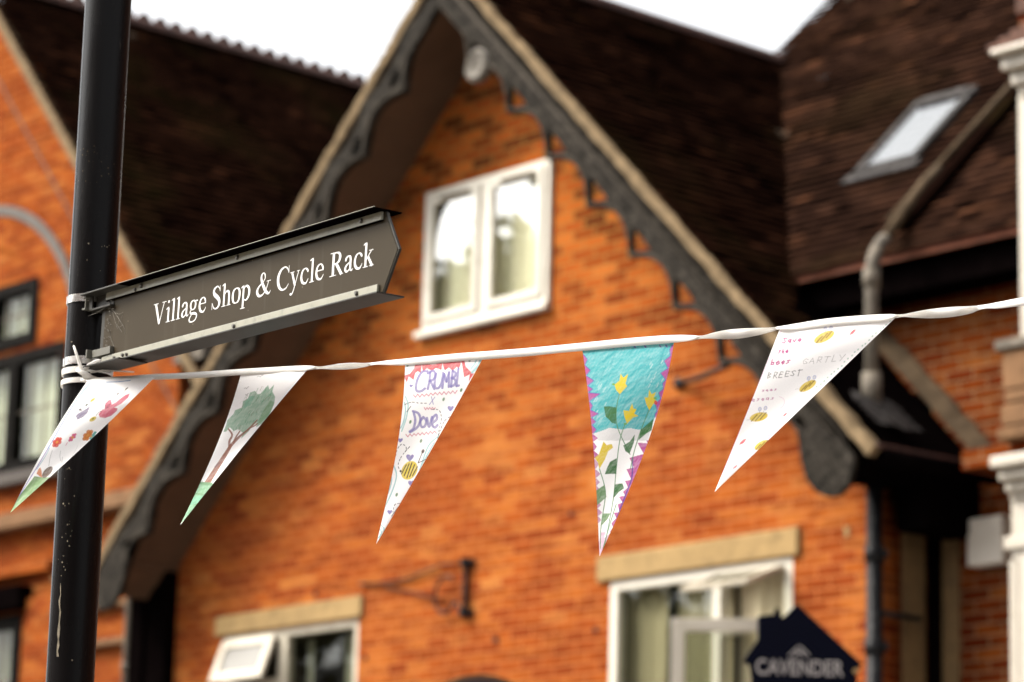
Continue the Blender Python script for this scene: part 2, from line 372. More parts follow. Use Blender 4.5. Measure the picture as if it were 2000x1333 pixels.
def BL(side, y, n=(0, 1, 0)):                            # bargeboard frame: u = down the slope, v = square to it, downward
    return ((0, y, ZR), (side * R2, 0, -R2), (-side * R2, 0, -R2), n)
for side in (-1, 1):
    # mortar verge under the tile edge
    mb = MB(); n = 60; vs = []
    rr = random.Random(31 + side)
    for i in range(n + 1):
        s = 5.98 * i / n; e = rr.uniform(-0.007, 0.007); e2 = rr.uniform(-0.005, 0.008)
        for (d, yy) in ((-0.012 + e, -0.545 + e), (0.060 + e2, -0.545), (0.060 + e2, -0.47), (-0.012 + e, -0.47)):
            ss = max(s, d)
            vs.append((side * (ss - d) * R2, yy, ZR - (ss + d) * R2))
    fs = []
    for i in range(n):
        for k in range(4):
            k2 = (k + 1) % 4; fs.append((4 * i + k, 4 * i + k2, 4 * i + 4 + k2, 4 * i + 4 + k))
    fs += [(0, 1, 2, 3), tuple(4 * n + k for k in (3, 2, 1, 0))]
    mb.add(vs, fs).build('verge', verge_tan, house)
    # plain black back board
    back = [(0.09, 0.09), (5.75, 0.09), (5.75, 0.25), (0.25, 0.25)] if side > 0 else [(0.09, 0.09), (5.9, 0.09), (5.85, 0.4), (5.55, 0.33)] + [(s, 0.245 + 0.11 * (1 - abs((s - 0.95) / 0.601 - round((s - 0.95) / 0.601)) / 0.5) ** 1.9) for s in np.arange(5.3, 0.6, -0.04)] + [(0.25, 0.25)]
    bb = flat([back], BL(side, -0.515), 0.045, 'bargeboard', board_black if side < 0 else board_grey, house)
    # carved front board: scalloped lower edge with pointed cusps, pierced above each cusp
    def low(s):
        if s < 0.62: return 0.29
        k = round((s - 0.95) / 0.601); t = abs((s - 0.95) / 0.601 - k)
        return 0.285 + (0.175 if k == 0 else 0.145) * (1 - t / 0.5) ** 1.9
    def top(s):
        if side > 0: return 0.105
        k = (s - 0.95) / 0.601; t = abs(k - round(k))
        return 0.155 + 0.045 * math.cos(2 * math.pi * t)
    S = np.arange(0.62, 5.36, 0.02)
    outl = [(0.29, 0.29)] + [(s, low(s)) for s in S]
    outl += [(5.42, 0.31), (5.50, 0.36), (5.58, 0.42), (5.70, 0.475), (5.82, 0.48), (5.92, 0.44), (5.98, 0.37), (5.99, 0.28), (5.96, 0.2), (5.90, 0.12)]
    outl += [(s, top(s)) for s in S[::-1]] + [(0.12, 0.12) if side > 0 else (0.2, 0.2)]
    hs_ = []
    for k in range(8):
        c = 0.95 + 0.601 * k
        if k == 7: continue
        if side < 0: hs_.append([(c - 0.10, 0.275), (c - 0.03, 0.325), (c + 0.05, 0.33), (c + 0.09, 0.29), (c + 0.03, 0.25), (c - 0.04, 0.245)])
        else: hs_.append([(c - 0.14, 0.262), (c - 0.06, 0.345), (c - 0.01, 0.375), (c + 0.02, 0.365), (c + 0.13, 0.268), (c + 0.0, 0.254)])
    hs_.append([(5.40 + 0.05 * math.cos(a), 0.25 + 0.03 * math.sin(a)) for a in np.arange(0, 6.2, 0.5)])
    cv = flat([outl] + hs_, BL(side, -0.565), 0.05, 'carved_edging', board_grey, bb, bevel=0.006)
    # raised bead that follows the lower edge
    mb = MB(); pts = []
    for s in np.arange(0.7, 5.36, 0.03):
        d = low(s) - 0.022; pts.append((side * (s - d) * R2, -0.565, ZR - (s + d) * R2))
    mb.tube(pts, 0.013, 6).build('bead', board_worn, bb, smooth=True)
    mb = MB(); mb.tube([(side * (s - 0.13) * R2, -0.568 if side > 0 else -0.52, ZR - (s + 0.13) * R2) for s in (0.2, 5.7)], 0.012, 6); mb.build('moulding', board_worn, bb, smooth=True)
# pale carved boss near the top of the right hand board
g = MB()
c0 = np.array([1.02 * R2 - 0.36 * R2, -0.575, ZR - (1.02 + 0.36) * R2])
for ring, (r0, r1, y0, y1) in enumerate(((0.045, 0.10, 0.0, -0.02), (0.10, 0.125, -0.02, 0.0))):
    vs = []
    for k in range(24):
        a = k * math.pi / 12; vs += [c0 + (r0 * math.cos(a), y0, r0 * math.sin(a)), c0 + (r1 * math.cos(a), y1, r1 * math.sin(a))]
    g.add(vs, [(2 * k, 2 * k + 1, (2 * k + 3) % 48, (2 * k + 2) % 48) for k in range(24)])
g.tube([c0 + (0, 0.001, 0), c0 + (0, 0.05, 0)], 0.125, 24)
g.build('carved_boss', paint('worn boss paint', (0.13, 0.11, 0.085), 0.8, var=0.4), house)
# soffit lining under both overhangs
for side in (-1, 1):
    q = lambda s, d, y: (side * (s - d) * R2, y, ZR - (s + d) * R2)
    mb = MB(); mb.add([q(0.285, 0.285, -0.51), q(5.75, 0.285, -0.51), q(5.75, 0.285, 0.0), q(0.285, 0.285, 0.0),
                       q(0.272, 0.272, -0.51), q(5.75, 0.272, -0.51), q(5.75, 0.272, 0.0), q(0.272, 0.272, 0.0)],
                      [(0, 1, 2, 3), (7, 6, 5, 4), (0, 4, 5, 1), (1, 5, 6, 2)])
    mb.build('soffit', soffit_brown, house)
# boxed eaves end on the left, black infill under it, grey pipe
g = MB(); g.box((-4.30, -0.40, 5.37), (-3.702, 0.10, 5.50)); g.build('eaves_box', soffit_brown, house, bevel=0.01)
g = MB(); g.box((-4.20, -0.10, -0.1), (-3.702, 0.06, 5.368)); g.box((-4.06, -0.13, -0.1), (-3.98, -0.102, 5.3)); g.build('black_infill', black_and_shade, house)
g = MB(); g.tube([(-4.27, -0.06, -0.1), (-4.27, -0.06, 5.2), (-4.22, -0.1, 5.36)], 0.038, 12)
for z in (1.5, 3.2, 4.6): g.tube([(-4.27, -0.06, z), (-4.27, -0.06, z + 0.08)], 0.048, 12)
g.build('drainpipe', pipe_grey, house, smooth=True)
# eaves on the right: gutter board, black soffit and box filled in as the eaves' deep shade
g = MB(); g.box((3.702, -0.30, 5.18), (4.02, 0.10, 5.27)); g.box((3.84, 0.101, 4.90), (4.10, 0.598, 5.28)); g.build('eaves_soffit_shade', black_and_shade, house)
g = MB(); g.tube([(4.25, -0.46, 5.24), (4.25, 0.56, 5.26)], 0.055, 12); g.build('gutter', black_and_shade, house, smooth=True)
# corner drainpipe
g = MB(); px_ = 3.775
g.tube([(px_, -0.03, 5.30), (px_, -0.03, -0.1)], 0.052, 14)
for z in (1.2, 2.9, 4.12, 4.70): g.tube([(px_, -0.03, z), (px_, -0.03, z + 0.09)], 0.064, 14); g.box((px_ - 0.09, -0.012, z + 0.02), (px_ + 0.09, 0.0, z + 0.07))
g.tube([(px_ + 0.03, 0.0, 4.38), (px_ + 0.03, 0.36, 4.38)], 0.02, 8)
lab(g.build('drainpipe', iron_black, house, smooth=True), 'black cast iron drainpipe at the right corner of the gable')

# ---- attic window
win = MB(); f0 = frame_mb(*UW, 0.05, -0.035, 0.06); f0.box((-0.075, -0.03, 6.92), (0.02, 0.055, 7.88))
wo_ = f0.build('window', upvc, house, bevel=0.006); lab(wo_, 'white double casement window high in the gable')
frame_mb(-0.655, -0.08, 6.925, 7.875, 0.055, -0.055, -0.012).build('sash', upvc, wo_, bevel=0.008)
frame_mb(0.025, 0.625, 6.925, 7.875, 0.055, -0.055, -0.012).build('sash', upvc, wo_, bevel=0.008)
for a, b in ((-0.60, -0.135), (0.08, 0.57)):
    MB().box((a, -0.032, 6.98), (b, -0.026, 7.82)).build('pane', glass_up, wo_)
    MB().box((a + 0.1, -0.075, 7.835), (b - 0.03, -0.056, 7.858)).build('vent', pipe_grey, wo_)
MB().box((-0.765, -0.07, 6.815), (0.69, -0.001, 6.868)).build('sill', upvc, wo_, bevel=0.012)
void_box(-0.66, 0.63, 6.92, 7.88, 0.062, 1.2).build('room', dark_void, wo_)
mb = MB(); vs = []                                        # net curtain drawn to the left, swept in an arc at the top
for i in range(41):
    x = -0.65 + 1.27 * i / 40; u = (x + 0.65) / 0.36
    zt = 7.86 if u > 1 else 7.25 + 0.61 * math.sqrt(max(0, 1 - (1 - u) ** 2))
    vs += [(x, 0.085 + 0.012 * math.sin(i * 1.1), 6.93), (x, 0.085 + 0.010 * math.sin(i * 1.1), zt)]
mb.add(vs, [(2 * i, 2 * i + 2, 2 * i + 3, 2 * i + 1) for i in range(40)]).build('curtain', cur_net, wo_, smooth=True)

# ---- lower left window
lw = frame_mb(*LW, 0.06, 0.01, 0.09); lw.box((-2.36, 0.012, 3.51), (-2.25, 0.088, 4.74)); lw.box((-2.99, 0.014, 4.36), (-2.36, 0.086, 4.43))
lwo = lw.build('window', timber_cream, house, bevel=0.006); lab(lwo, 'cream window at lower left with its small top light propped open')
MB().box((-2.25, 0.045, 3.51), (-1.43, 0.051, 4.74)).build('pane', glass_dk, lwo)
MB().box((-2.99, 0.045, 3.51), (-2.36, 0.051, 4.36)).build('pane', glass_dk, lwo)
def leaf(x0, x1, ztop, h, ang, fw, mat, gmat, par, y=-0.005, th=0.035):
    """top-hung light pushed out at the bottom by ang"""
    u = np.array((1, 0, 0)); dn = np.array((0, -math.sin(ang), -math.cos(ang))); nn = np.array((0, -math.cos(ang), math.sin(ang)))
    o = np.array((x0, y, ztop)); W = x1 - x0; mb = MB()
    mb.obox(o, u * fw, dn * h, nn * th); mb.obox(o + u * (W - fw), u * fw, dn * h, nn * th)
    mb.obox(o + u * fw, u * (W - 2 * fw), dn * fw, nn * th); mb.obox(o + u * fw + dn * (h - fw), u * (W - 2 * fw), dn * fw, nn * th)
    lo_ = mb.build('open_light', mat, par, bevel=0.005)
    mb = MB(); mb.obox(o + u * fw + dn * fw + nn * 0.012, u * (W - 2 * fw), dn * (h - 2 * fw), nn * 0.006); mb.build('pane', gmat, par)
    return lo_
leaf(-3.01, -2.35, 4.75, 0.36, math.radians(20), 0.075, timber_cream, lattice_grey, lwo)
void_box(-3.04, -1.38, 3.46, 4.79, 0.092, 1.3).build('room', dark_void, lwo)
curtain('curtain', -1.73, -1.44, 3.5, 4.72, 0.17, cur_grey, lwo)
curtain('curtain', -2.2, -2.1, 3.5, 4.72, 0.17, cur_grey, lwo)
flat([[(-3.14, 4.802), (-1.32, 4.802), (-1.32, 4.965), (-3.14, 4.955)]], FR(-0.03), 0.2, 'lintel', stone_lintel, house, bevel=0.012)

# ---- lower right window
rw = frame_mb(*RWN, 0.07, 0.0, 0.09); rw.box((2.33, 0.002, 3.22), (2.40, 0.088, 4.74)); rw.box((2.40, 0.004, 4.36), (2.98, 0.086, 4.42))
rwo = rw.build('window', upvc, house, bevel=0.006); lab(rwo, 'large cream window at lower right with two lights standing open')
MB().box((1.42, 0.04, 3.22), (2.33, 0.046, 4.74)).build('pane', glass_lo, rwo)
leaf(2.39, 2.99, 4.735, 0.37, math.radians(68), 0.05, timber_cream, glass_lo, rwo)
hx, hy, fx, fy, zt, zb = 2.98, -0.01, 2.43, -0.46, 4.41, 3.25    # side-hung casement, hinged at the right jamb
e = np.array((fx - hx, fy - hy, 0.0)); L = np.linalg.norm(e); e /= L; nn = np.array((e[1], -e[0], 0)) * -1; up = np.array((0, 0, 1.0)); o = np.array((hx, hy, zb))
if nn[1] > 0: nn = -nn
H = zt - zb; fw = 0.085; mb = MB()
mb.obox(o, e * fw, up * H, nn * 0.045); mb.obox(o + e * (L - fw), e * fw, up * H, nn * 0.045)
mb.obox(o + e * fw, e * (L - 2 * fw), up * fw, nn * 0.045); mb.obox(o + e * fw + up * (H - fw), e * (L - 2 * fw), up * fw, nn * 0.045)
mb.build('open_casement', white_paint, rwo, bevel=0.006)
mb = MB(); mb.obox(o + e * fw + up * fw + nn * 0.02, e * (L - 2 * fw), up * (H - 2 * fw), nn * 0.005); mb.build('pane', glass_lo, rwo)
void_box(1.36, 3.04, 3.16, 4.80, 0.092, 1.4).build('room', dark_void, rwo)
curtain('curtain', 1.40, 1.80, 3.2, 4.76, 0.12, cur_olive, rwo, amp=0.015, per=0.23)
curtain('curtain', 1.88, 2.42, 3.2, 4.76, 0.13, cur_olive, rwo, amp=0.015, per=0.2)
lab(curtain('curtain', 2.43, 3.02, 3.2, 4.76, 0.15, cur_beige, rwo), 'pale beige curtain behind the open casement')
flat([[(1.24, 4.812), (3.12, 4.812), (3.12, 4.995), (1.24, 4.985)]], FR(-0.035), 0.2, 'lintel', stone_lintel, house, bevel=0.012)
# small marks on the brickwork
for x, z, r in ((0.19, 4.51, 0.022), (-1.27, 4.49, 0.018), (1.22, 4.49, 0.02), (0.95, 5.32, 0.016), (-1.9, 5.03, 0.018)): g = MB(); g.tube([(x, -0.012, z), (x, 0.0, z)], r, 10); g.build('wall_plug', iron_black, house)

g = MB(); g.box((3.50, -0.008, 4.89), (3.54, 0.0, 4.95)); g.build('wall_tag', stone_lintel, house)

# ---- right wing: wall, roof, skylight, pipes
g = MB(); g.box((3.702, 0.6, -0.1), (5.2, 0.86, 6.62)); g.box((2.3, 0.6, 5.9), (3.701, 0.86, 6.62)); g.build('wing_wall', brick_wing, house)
q = lambda x, y, h: (x, y - h * R2, y + 6.5 - 0 + h * R2)
mb = MB()
def wslab(x0, x1, y0, y1, h0, h1):
    vs = [(x, y + (-h) * R2, y + 6.5 + h * R2) for h in (h0, h1) for x, y in ((x0, y0), (x1, y0), (x1, y1), (x0, y1))]
    return MB().add(vs, [(3, 2, 1, 0), (4, 5, 6, 7), (0, 1, 5, 4), (1, 2, 6, 5), (2, 3, 7, 6), (3, 0, 4, 7)])
wslab(-0.10, 9.5, 2.95, 6.2, -0.2, -0.02).build('wing_roof', black_and_shade, house)
wslab(0.9, 9.5, 0.27, 2.949, -0.2, -0.02).build('wing_roof', black_and_shade, house)
tiles((-0.14, 0.22, 6.72), (1, 0, 0), (0, R2, R2), (0, -R2, R2), 9.6, 8.4, lambda c: GW(c) < 0.10, 5, mat=tile_wing, parent=house, hue=0.42)
g = MB(); g.box((2.5, 0.36, 6.50), (9.5, 0.60, 6.60)); g.box((2.5, 0.325, 6.50), (9.5, 0.358, 6.66)); g.build('wing_eaves', black_and_shade, house)
g = MB(); g.box((2.72, 0.235, 6.69), (9.5, 0.262, 6.745)); g.build('eaves_tile_edge', paint('red clay edge', (0.24, 0.075, 0.035), 0.9, var=0.3), house)
# mortar fillet where the gable roof meets the wing wall
mb = MB(); vs = []; n = 30
rr = random.Random(4)
for i in range(n + 1):
    x = 2.75 + 1.47 * i / n; e_ = rr.uniform(-0.012, 0.012)
    for dz, yy in ((0.03, 0.49), (0.16 + e_, 0.565), (0.17 + e_, 0.603), (0.0, 0.603)): vs.append((x, yy, ZR - x + dz))
for i in range(n):
    for k in range(4): mb.f.append((4 * i + k, 4 * i + (k + 1) % 4, 4 * i + 4 + (k + 1) % 4, 4 * i + 4 + k))
fs = mb.f; mb.f = []; fs += [(0, 1, 2, 3), (4 * n + 3, 4 * n + 2, 4 * n + 1, 4 * n)]
mb.add(vs, fs).build('mortar_fillet', verge_dull, house)
# skylight
sk0, sk1, su0, su1 = 2.56, 3.14, 1.13, 1.80               # x range and y range on the wing roof
def wp(x, y, h): return np.array((x, y - h * R2, y + 6.5 + h * R2))
mb = MB(); ax = np.array((1.0, 0, 0)); au = np.array((0, R2, R2)); an = np.array((0, -R2, R2)); LU = (su1 - su0) / R2; fwk = 0.07
o = wp(sk0, su0, 0.02)
W_ = sk1 - sk0
mb.obox(o, ax * fwk, au * LU, an * 0.05); mb.obox(o + ax * (W_ - fwk), ax * fwk, au * LU, an * 0.05)
mb.obox(o + ax * fwk, ax * (W_ - 2 * fwk), au * fwk, an * 0.05); mb.obox(o + ax * fwk + au * (LU - fwk * 1.5), ax * (W_ - 2 * fwk), au * fwk * 1.5, an * 0.06)
sk = mb.build('skylight', lead, house, bevel=0.008)
mb = MB(); mb.obox(o + ax * fwk + au * fwk + an * 0.03, ax * (W_ - 2 * fwk), au * (LU - 2.5 * fwk), an * 0.008); mb.build('pane', glass_sky, sk)
mb = MB(); mb.obox(o - au * 0.102 - ax * 0.05 + an * 0.015, ax * (W_ + 0.1), au * 0.10, an * 0.02); mb.build('flashing', lead, sk)
# pipe lying down the wing roof, elbow, vertical drop on to the lower roof with its lead patch
def arc(p0, p1, p2, n=6): return [tuple((1 - t) ** 2 * np.array(p0) + 2 * t * (1 - t) * np.array(p1) + t * t * np.array(p2)) for t in np.linspace(0, 1, n)]
pa = wp(3.52, 2.15, 0.10); pb = wp(3.43, 0.42, 0.12); xk, yk = 3.56, 0.03
g = MB(); g.tube([wp(3.46, 0.98, 0.03), wp(3.50, 0.80, 0.06), (3.80, 0.03, 6.765)], 0.040, 12); g.build('roof_pipe_upper', verge_dull, house, smooth=True)
g = MB(); g.tube([(3.79, 0.05, 6.78)] + arc((3.82, -0.02, 6.73), (3.89, -0.18, 6.62), (3.89, -0.18, 6.47)) + [(3.89, -0.18, 6.25), (3.88, -0.17, 5.66)], 0.045, 14)
g.tube([(3.89, -0.18, 6.52), (3.89, -0.18, 6.41)], 0.056, 14); g.tube([(3.88, -0.17, 5.86), (3.88, -0.17, 5.64)], 0.062, 14)
lab(g.build('roof_pipe', pipe_grey, house, smooth=True), 'grey soil pipe dropping from the tiled wing to the lower roof')
g = MB(); g.tube([wp(3.50, 2.3, 0.035), wp(3.44, 0.52, 0.05)], 0.024, 10); g.build('tile_ridge_roll', verge_dull, house, smooth=True)
mb = MB()
def gp(x, y, h): return (x + h * R2, y, ZR - x + h * R2)
rr = random.Random(12); vs = []; nx, ny = 7, 12
for i in range(nx + 1):
    for j in range(ny + 1):
        vs.append(gp(3.86 + 0.22 * i / nx + rr.uniform(-0.015, 0.015), -0.40 + 0.42 * j / ny + rr.uniform(-0.02, 0.02), 0.05 + rr.uniform(0, 0.02)))
mb.add(vs, [(i * (ny + 1) + j, (i + 1) * (ny + 1) + j, (i + 1) * (ny + 1) + j + 1, i * (ny + 1) + j + 1) for i in range(nx) for j in range(ny)])
mb.build('lead_patch', lead, house)
g = MB(); g.tube([(4.235, -0.52, 5.305), (4.235, 0.2, 5.31), (4.235, 0.56, 5.30)], [0.02, 0.024, 0.02], 6); g.build('eaves_tile_edge', ridge_red, house)
# dark strip laid in as the black shadow line right of the pipe
mb = MB(); mb.obox(wp(3.62, 0.40, 0.02), np.array((0.10, 0, 0)), au * 2.6, an * 0.07); mb.build('pipe_shadow_strip', tile_dark, house)
# recess between gable and wing: tan boards and black pipe in the corner
g = MB(); g.box((3.701, 0.30, -0.1), (3.725, 0.50, 5.0)); g.box((3.80, 0.575, -0.1), (3.93, 0.599, 5.0)); g.build('corner_boards', paint('tan boards', (0.20, 0.12, 0.045), 0.8), house)
g = MB(); g.tube([(3.77, 0.54, -0.1), (3.77, 0.54, 5.1)], 0.045, 12); g.build('drainpipe', black_and_shade, house, smooth=True)

# ------------------------------------------------------------------ white bay at the right edge
bay = thing('bay_house', 'white corniced and pilastered bay of the next house at the right edge', 'house', (5.6, 0.3, 0))
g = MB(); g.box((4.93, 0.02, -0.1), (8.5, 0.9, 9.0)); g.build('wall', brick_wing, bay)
g = MB(); g.box((4.96, -0.04, 5.93), (5.6, 0.3, 7.46)); g.build('pilaster', white_paint, bay, bevel=0.01)
g = MB()
for z0, z1, x0 in ((7.44, 7.50, 5.00), (7.50, 7.58, 4.99), (7.58, 7.66, 4.98), (7.66, 7.70, 4.96)): g.box((x0, -0.06 - (z0 - 7.42), z0), (8.53 + (z0 - 7.4) * 0.3, 0.4, z1 - 0.002))
g.build('cornice', white_paint, bay, bevel=0.01)
g = MB()
for k in range(5): g.box((4.90 + 0.05 * k, -0.26 + 0.05 * k, 7.702 + 0.05 * k), (8.56 - 0.01 * k, 0.4, 7.75 + 0.05 * k))
g.box((5.0, -0.1, 7.96), (8.505, 0.5, 8.3)); g.build('tile_capping', paint('clay capping', (0.10, 0.04, 0.022), 0.95, var=0.5, scale=14), bay, bevel=0.01)
g = MB()
for z0, z1, x0 in ((5.86, 5.93, 4.82), (5.62, 5.855, 4.87), (5.54, 5.612, 4.88), (5.40, 5.532, 4.86), (5.32, 5.395, 4.82)): g.box((x0, -0.10, z0), (8.52 + (z1 - 5.3) * 0.02, 0.3, z1))
g.build('pedestal', stone_brown, bay, bevel=0.012)
g = MB(); g.box((4.83, -0.13, 5.865), (5.5, -0.101, 5.925)); g.build('pedestal_cap', pipe_grey, bay, bevel=0.01)
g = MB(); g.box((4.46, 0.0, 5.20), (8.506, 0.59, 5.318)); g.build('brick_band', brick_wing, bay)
g = MB()
for z0, z1, x0 in ((5.13, 5.198, 4.86), (5.06, 5.128, 4.87), (5.00, 5.058, 4.87), (4.955, 4.998, 4.87)): g.box((x0, -0.04 - (z0 - 4.95), z0), (8.53 + (z0 - 4.9) * 0.3, 0.59, z1))
g.build('entablature', white_paint, bay, bevel=0.012)
g = MB(); g.box((4.86, -0.02, 4.74), (8.512, 0.5, 4.953)); g.box((4.83, -0.06, 4.66), (8.54, 0.5, 4.738)); g.box((4.87, -0.03, 4.60), (8.515, 0.5, 4.658)); g.build('frieze', white_paint, bay, bevel=0.008)
g = MB(); g.box((4.84, -0.02, -0.1), (4.90, 0.4, 4.597)); g.box((4.93, -0.05, -0.1), (5.4, 0.4, 4.597)); g.build('column', white_paint, bay, bevel=0.008)
bw = frame_mb(5.75, 7.75, 5.98, 7.38, 0.09, -0.05, 0.018); bw.box((6.70, -0.045, 6.07), (6.80, 0.016, 7.29)); bw = bw.build('window', white_paint, bay, bevel=0.008)
for a_ in (5.84, 6.80): MB().box((a_, -0.02, 6.07), (a_ + 0.86 + (0.04 if a_ > 6 else 0), -0.012, 7.29)).build('pane', glass_sky, bw); MB().box((a_, -0.005, 6.07), (a_ + 0.86, 0.015, 7.29)).build('blind', cur_grey, bw)
wb = MB().box((4.08, 0.49, 4.70), (4.36, 0.598, 5.0)).build('wall_box', paint('pale grey plastic', (0.85, 0.78, 0.68), 0.5, var=0.05), bevel=0.01)
wb['label'] = 'plain pale grey box fixed to the shaded red brick beside the white bay'; wb['category'] = 'wall box'

# ------------------------------------------------------------------ neighbouring house on the left
nb = thing('gabled_house', 'orange brick gabled house at the left behind the post, with arch and black leaded windows', 'house', (-8.0, 0.6, 0))
XL, ZL, SL = -8.0, 11.50, 1.14                             # gable centre, ridge height, slope
def lz(x): return ZL - SL * abs(x - XL)
lwin = [rect(-9.66, 6.68, -6.41, 7.80)]; uwin = [rect(-9.04, 7.86, -6.95, 8.47)]; gwin = [rect(-9.0, 4.2, -6.90, 5.38)]
flat([[(-11.4, -0.1), (-4.58, -0.1), (-4.58, lz(-4.58) - 0.12), (XL, ZL - 0.12), (-11.4, lz(-11.4) - 0.12)]] + lwin + uwin + gwin, FR(0.6), 0.26, 'front_wall', brick_left, nb)
g = MB(); g.box((-4.84, 0.862, -0.1), (-4.58, 8.6, lz(-4.58) - 0.3)); g.build('side_wall', brick_left_side, nb)
nlen = math.hypot(1, SL); ux, uz = -1 / nlen, SL / nlen
for sgn in (-1, 1):
    # raking brick band and tan verge
    def rk(x, dz, y): return (XL + sgn * x, y, ZL - SL * x + dz)
    mb = MB(); mb.add([rk(0.0, -0.72, 0.54), rk(3.4, -0.72, 0.54), rk(3.4, -0.14, 0.54), rk(0, -0.14, 0.54), rk(0.0, -0.72, 0.599), rk(3.4, -0.72, 0.599), rk(3.4, -0.14, 0.599), rk(0, -0.14, 0.599)],
                      [(0, 1, 2, 3), (0, 4, 5, 1), (3, 2, 6, 7), (1, 5, 6, 2)]); mb.build('raking_band', brick_left, nb)
    mb = MB(); mb.add([rk(0.0, -0.75, 0.57), rk(3.4, -0.75, 0.57), rk(3.4, -0.80, 0.57), rk(0, -0.80, 0.57), rk(0.0, -0.75, 0.599), rk(3.4, -0.75, 0.599), rk(3.4, -0.80, 0.599), rk(0, -0.80, 0.599)],
                      [(0, 1, 2, 3), (0, 4, 5, 1), (3, 2, 6, 7), (1, 5, 6, 2)]); mb.build('raking_groove', soffit_brown, nb)
    mb = MB(); mb.add([rk(0.0, -0.15, 0.43), rk(3.85, -0.15, 0.43), rk(3.85, 0.03, 0.43), rk(0, 0.03, 0.43), rk(0.0, -0.15, 0.598), rk(3.85, -0.15, 0.598), rk(3.85, 0.03, 0.47), rk(0, 0.03, 0.47)],
                      [(0, 1, 2, 3), (0, 4, 5, 1), (3, 2, 6, 7), (1, 5, 6, 2)]); mb.build('verge', verge_tan, nb)
    mb = MB(); mb.add([rk(0, -0.25, 0.71), rk(3.8, -0.25, 0.71), rk(3.8, -0.01, 0.71), rk(0, -0.01, 0.71), rk(0, -0.25, 8.6), rk(3.8, -0.25, 8.6), rk(3.8, -0.01, 8.6), rk(0, -0.01, 8.6)],
                      [(0, 1, 2, 3), (0, 4, 5, 1), (3, 2, 6, 7), (1, 5, 6, 2), (4, 7, 6, 5)]); mb.build('roof', black_and_shade, nb)
tiles((XL + 3.88, 0.42, ZL - SL * 3.88), (0, 1, 0), (ux, 0, uz), (uz, 0, -ux), 8.2, 3.88 * nlen - 0.05, lambda c: True, 8, mat=tile_dark, parent=nb, hue=0.42)
# crested ridge
g = MB(); y = 0.44
while y < 8.5:
    pts = []
    for yy in (y, y + 0.385):
        for k in range(7):
            a = math.pi * k / 6; pts.append((XL + 0.13 * math.cos(a), yy, ZL - 0.03 + 0.11 * math.sin(a)))
    g.add(pts, [(k, k + 1, 8 + k, 7 + k) for k in range(6)] + [tuple(range(7)), tuple(range(13, 6, -1))])
    for h in range(2):
        c = y + 0.1 + 0.19 * h
        prof = [(c - 0.085, 0.06), (c + 0.085, 0.06), (c + 0.07, 0.11), (c + 0.045, 0.13), (c + 0.02, 0.155), (c - 0.02, 0.155), (c - 0.045, 0.13), (c - 0.07, 0.11)]
        vs = [(XL - 0.02, a, ZL + b) for a, b in prof] + [(XL + 0.02, a, ZL + b) for a, b in prof]
        m_ = len(prof); g.add(vs, [tuple(range(m_))[::-1], tuple(range(m_, 2 * m_))] + [(k, (k + 1) % m_, m_ + (k + 1) % m_, m_ + k) for k in range(m_)])
    y += 0.39
lab(g.build('ridge_tiles', ridge_red, nb), 'crested red clay ridge tiles')
# eaves end and soffit at the right
g = MB(); g.box((-4.56, 0.44, 7.27), (-4.14, 1.2, 7.37)); g.build('eaves_box', pipe_grey, nb, bevel=0.01)
g = MB(); g.box((-4.57, 0.60, 6.98), (-4.1, 8.5, 7.26)); g.build('eaves', black_and_shade, nb)
# arch band
def arcband(r0, r1, zc, y0, y1, name, mat):
    P = [(XL + r1 * math.cos(a), zc + r1 * math.sin(a)) for a in np.linspace(0, math.pi, 40)] + [(XL + r0 * math.cos(a), zc + r0 * math.sin(a)) for a in np.linspace(math.pi, 0, 40)]
    return flat([P], FR(y0), y1 - y0, name, mat, nb)
arcband(1.79, 1.885, 7.42, 0.565, 0.599, 'arch_band', paint('grey stone', (0.115, 0.10, 0.085), 0.9, var=0.2))
arcband(1.48, 1.775, 7.42, 0.58, 0.599, 'arch_bricks', brick_left)
blackf = paint('black window frame', (0.006, 0.005, 0.004), 0.8, spec=0.03, dirt=(0.05, 0.045, 0.04), dirt_amt=0.4)
def leaded(x0, x1, z0, z1, lights, rows, cmat, label):
    mb = frame_mb(x0, x1, z0, z1, 0.11, 0.57, 0.68)
    xs = [x0 + 0.11 + (x1 - x0 - 0.22) * k / lights for k in range(lights + 1)]
    for x in xs[1:-1]: mb.box((x - 0.07, 0.575, z0 + 0.11), (x + 0.07, 0.675, z1 - 0.11))
    wn = lab(mb.build('window', blackf, nb), label)
    for a, b in zip(xs[:-1], xs[1:]):
        MB().box((a, 0.63, z0 + 0.1), (b, 0.636, z1 - 0.1)).build('pane', glass_lo, wn)
        mb = MB(); w_ = b - a
        for k in range(1, 3): mb.box((a + w_ * k / 3 - 0.007, 0.618, z0 + 0.11), (a + w_ * k / 3 + 0.007, 0.629, z1 - 0.11))
        for k in range(1, rows): zz = z0 + 0.11 + (z1 - z0 - 0.22) * k / rows; mb.box((a + 0.01, 0.616, zz - 0.009), (b - 0.01, 0.628, zz + 0.009))
        mb.build('glazing_bars', pipe_grey, wn)
        curtain('curtain', a + 0.0, b - 0.0, z0 + 0.08, z1 - 0.08, 0.74, cmat, wn, amp=0.015)
    void_box(x0 + 0.01, x1 - 0.01, z0 + 0.01, z1 - 0.01, 0.80, 0.8).build('room', dark_void, wn)
leaded(-9.66, -6.41, 6.68, 7.80, 4, 2, cur_net, 'wide black mullioned window with net curtains')
leaded(-9.04, -6.95, 7.86, 8.47, 3, 2, cur_net, 'smaller black leaded window under the arch')
leaded(-9.0, -6.90, 4.2, 5.38, 3, 2, cur_grey, 'black framed ground storey window')
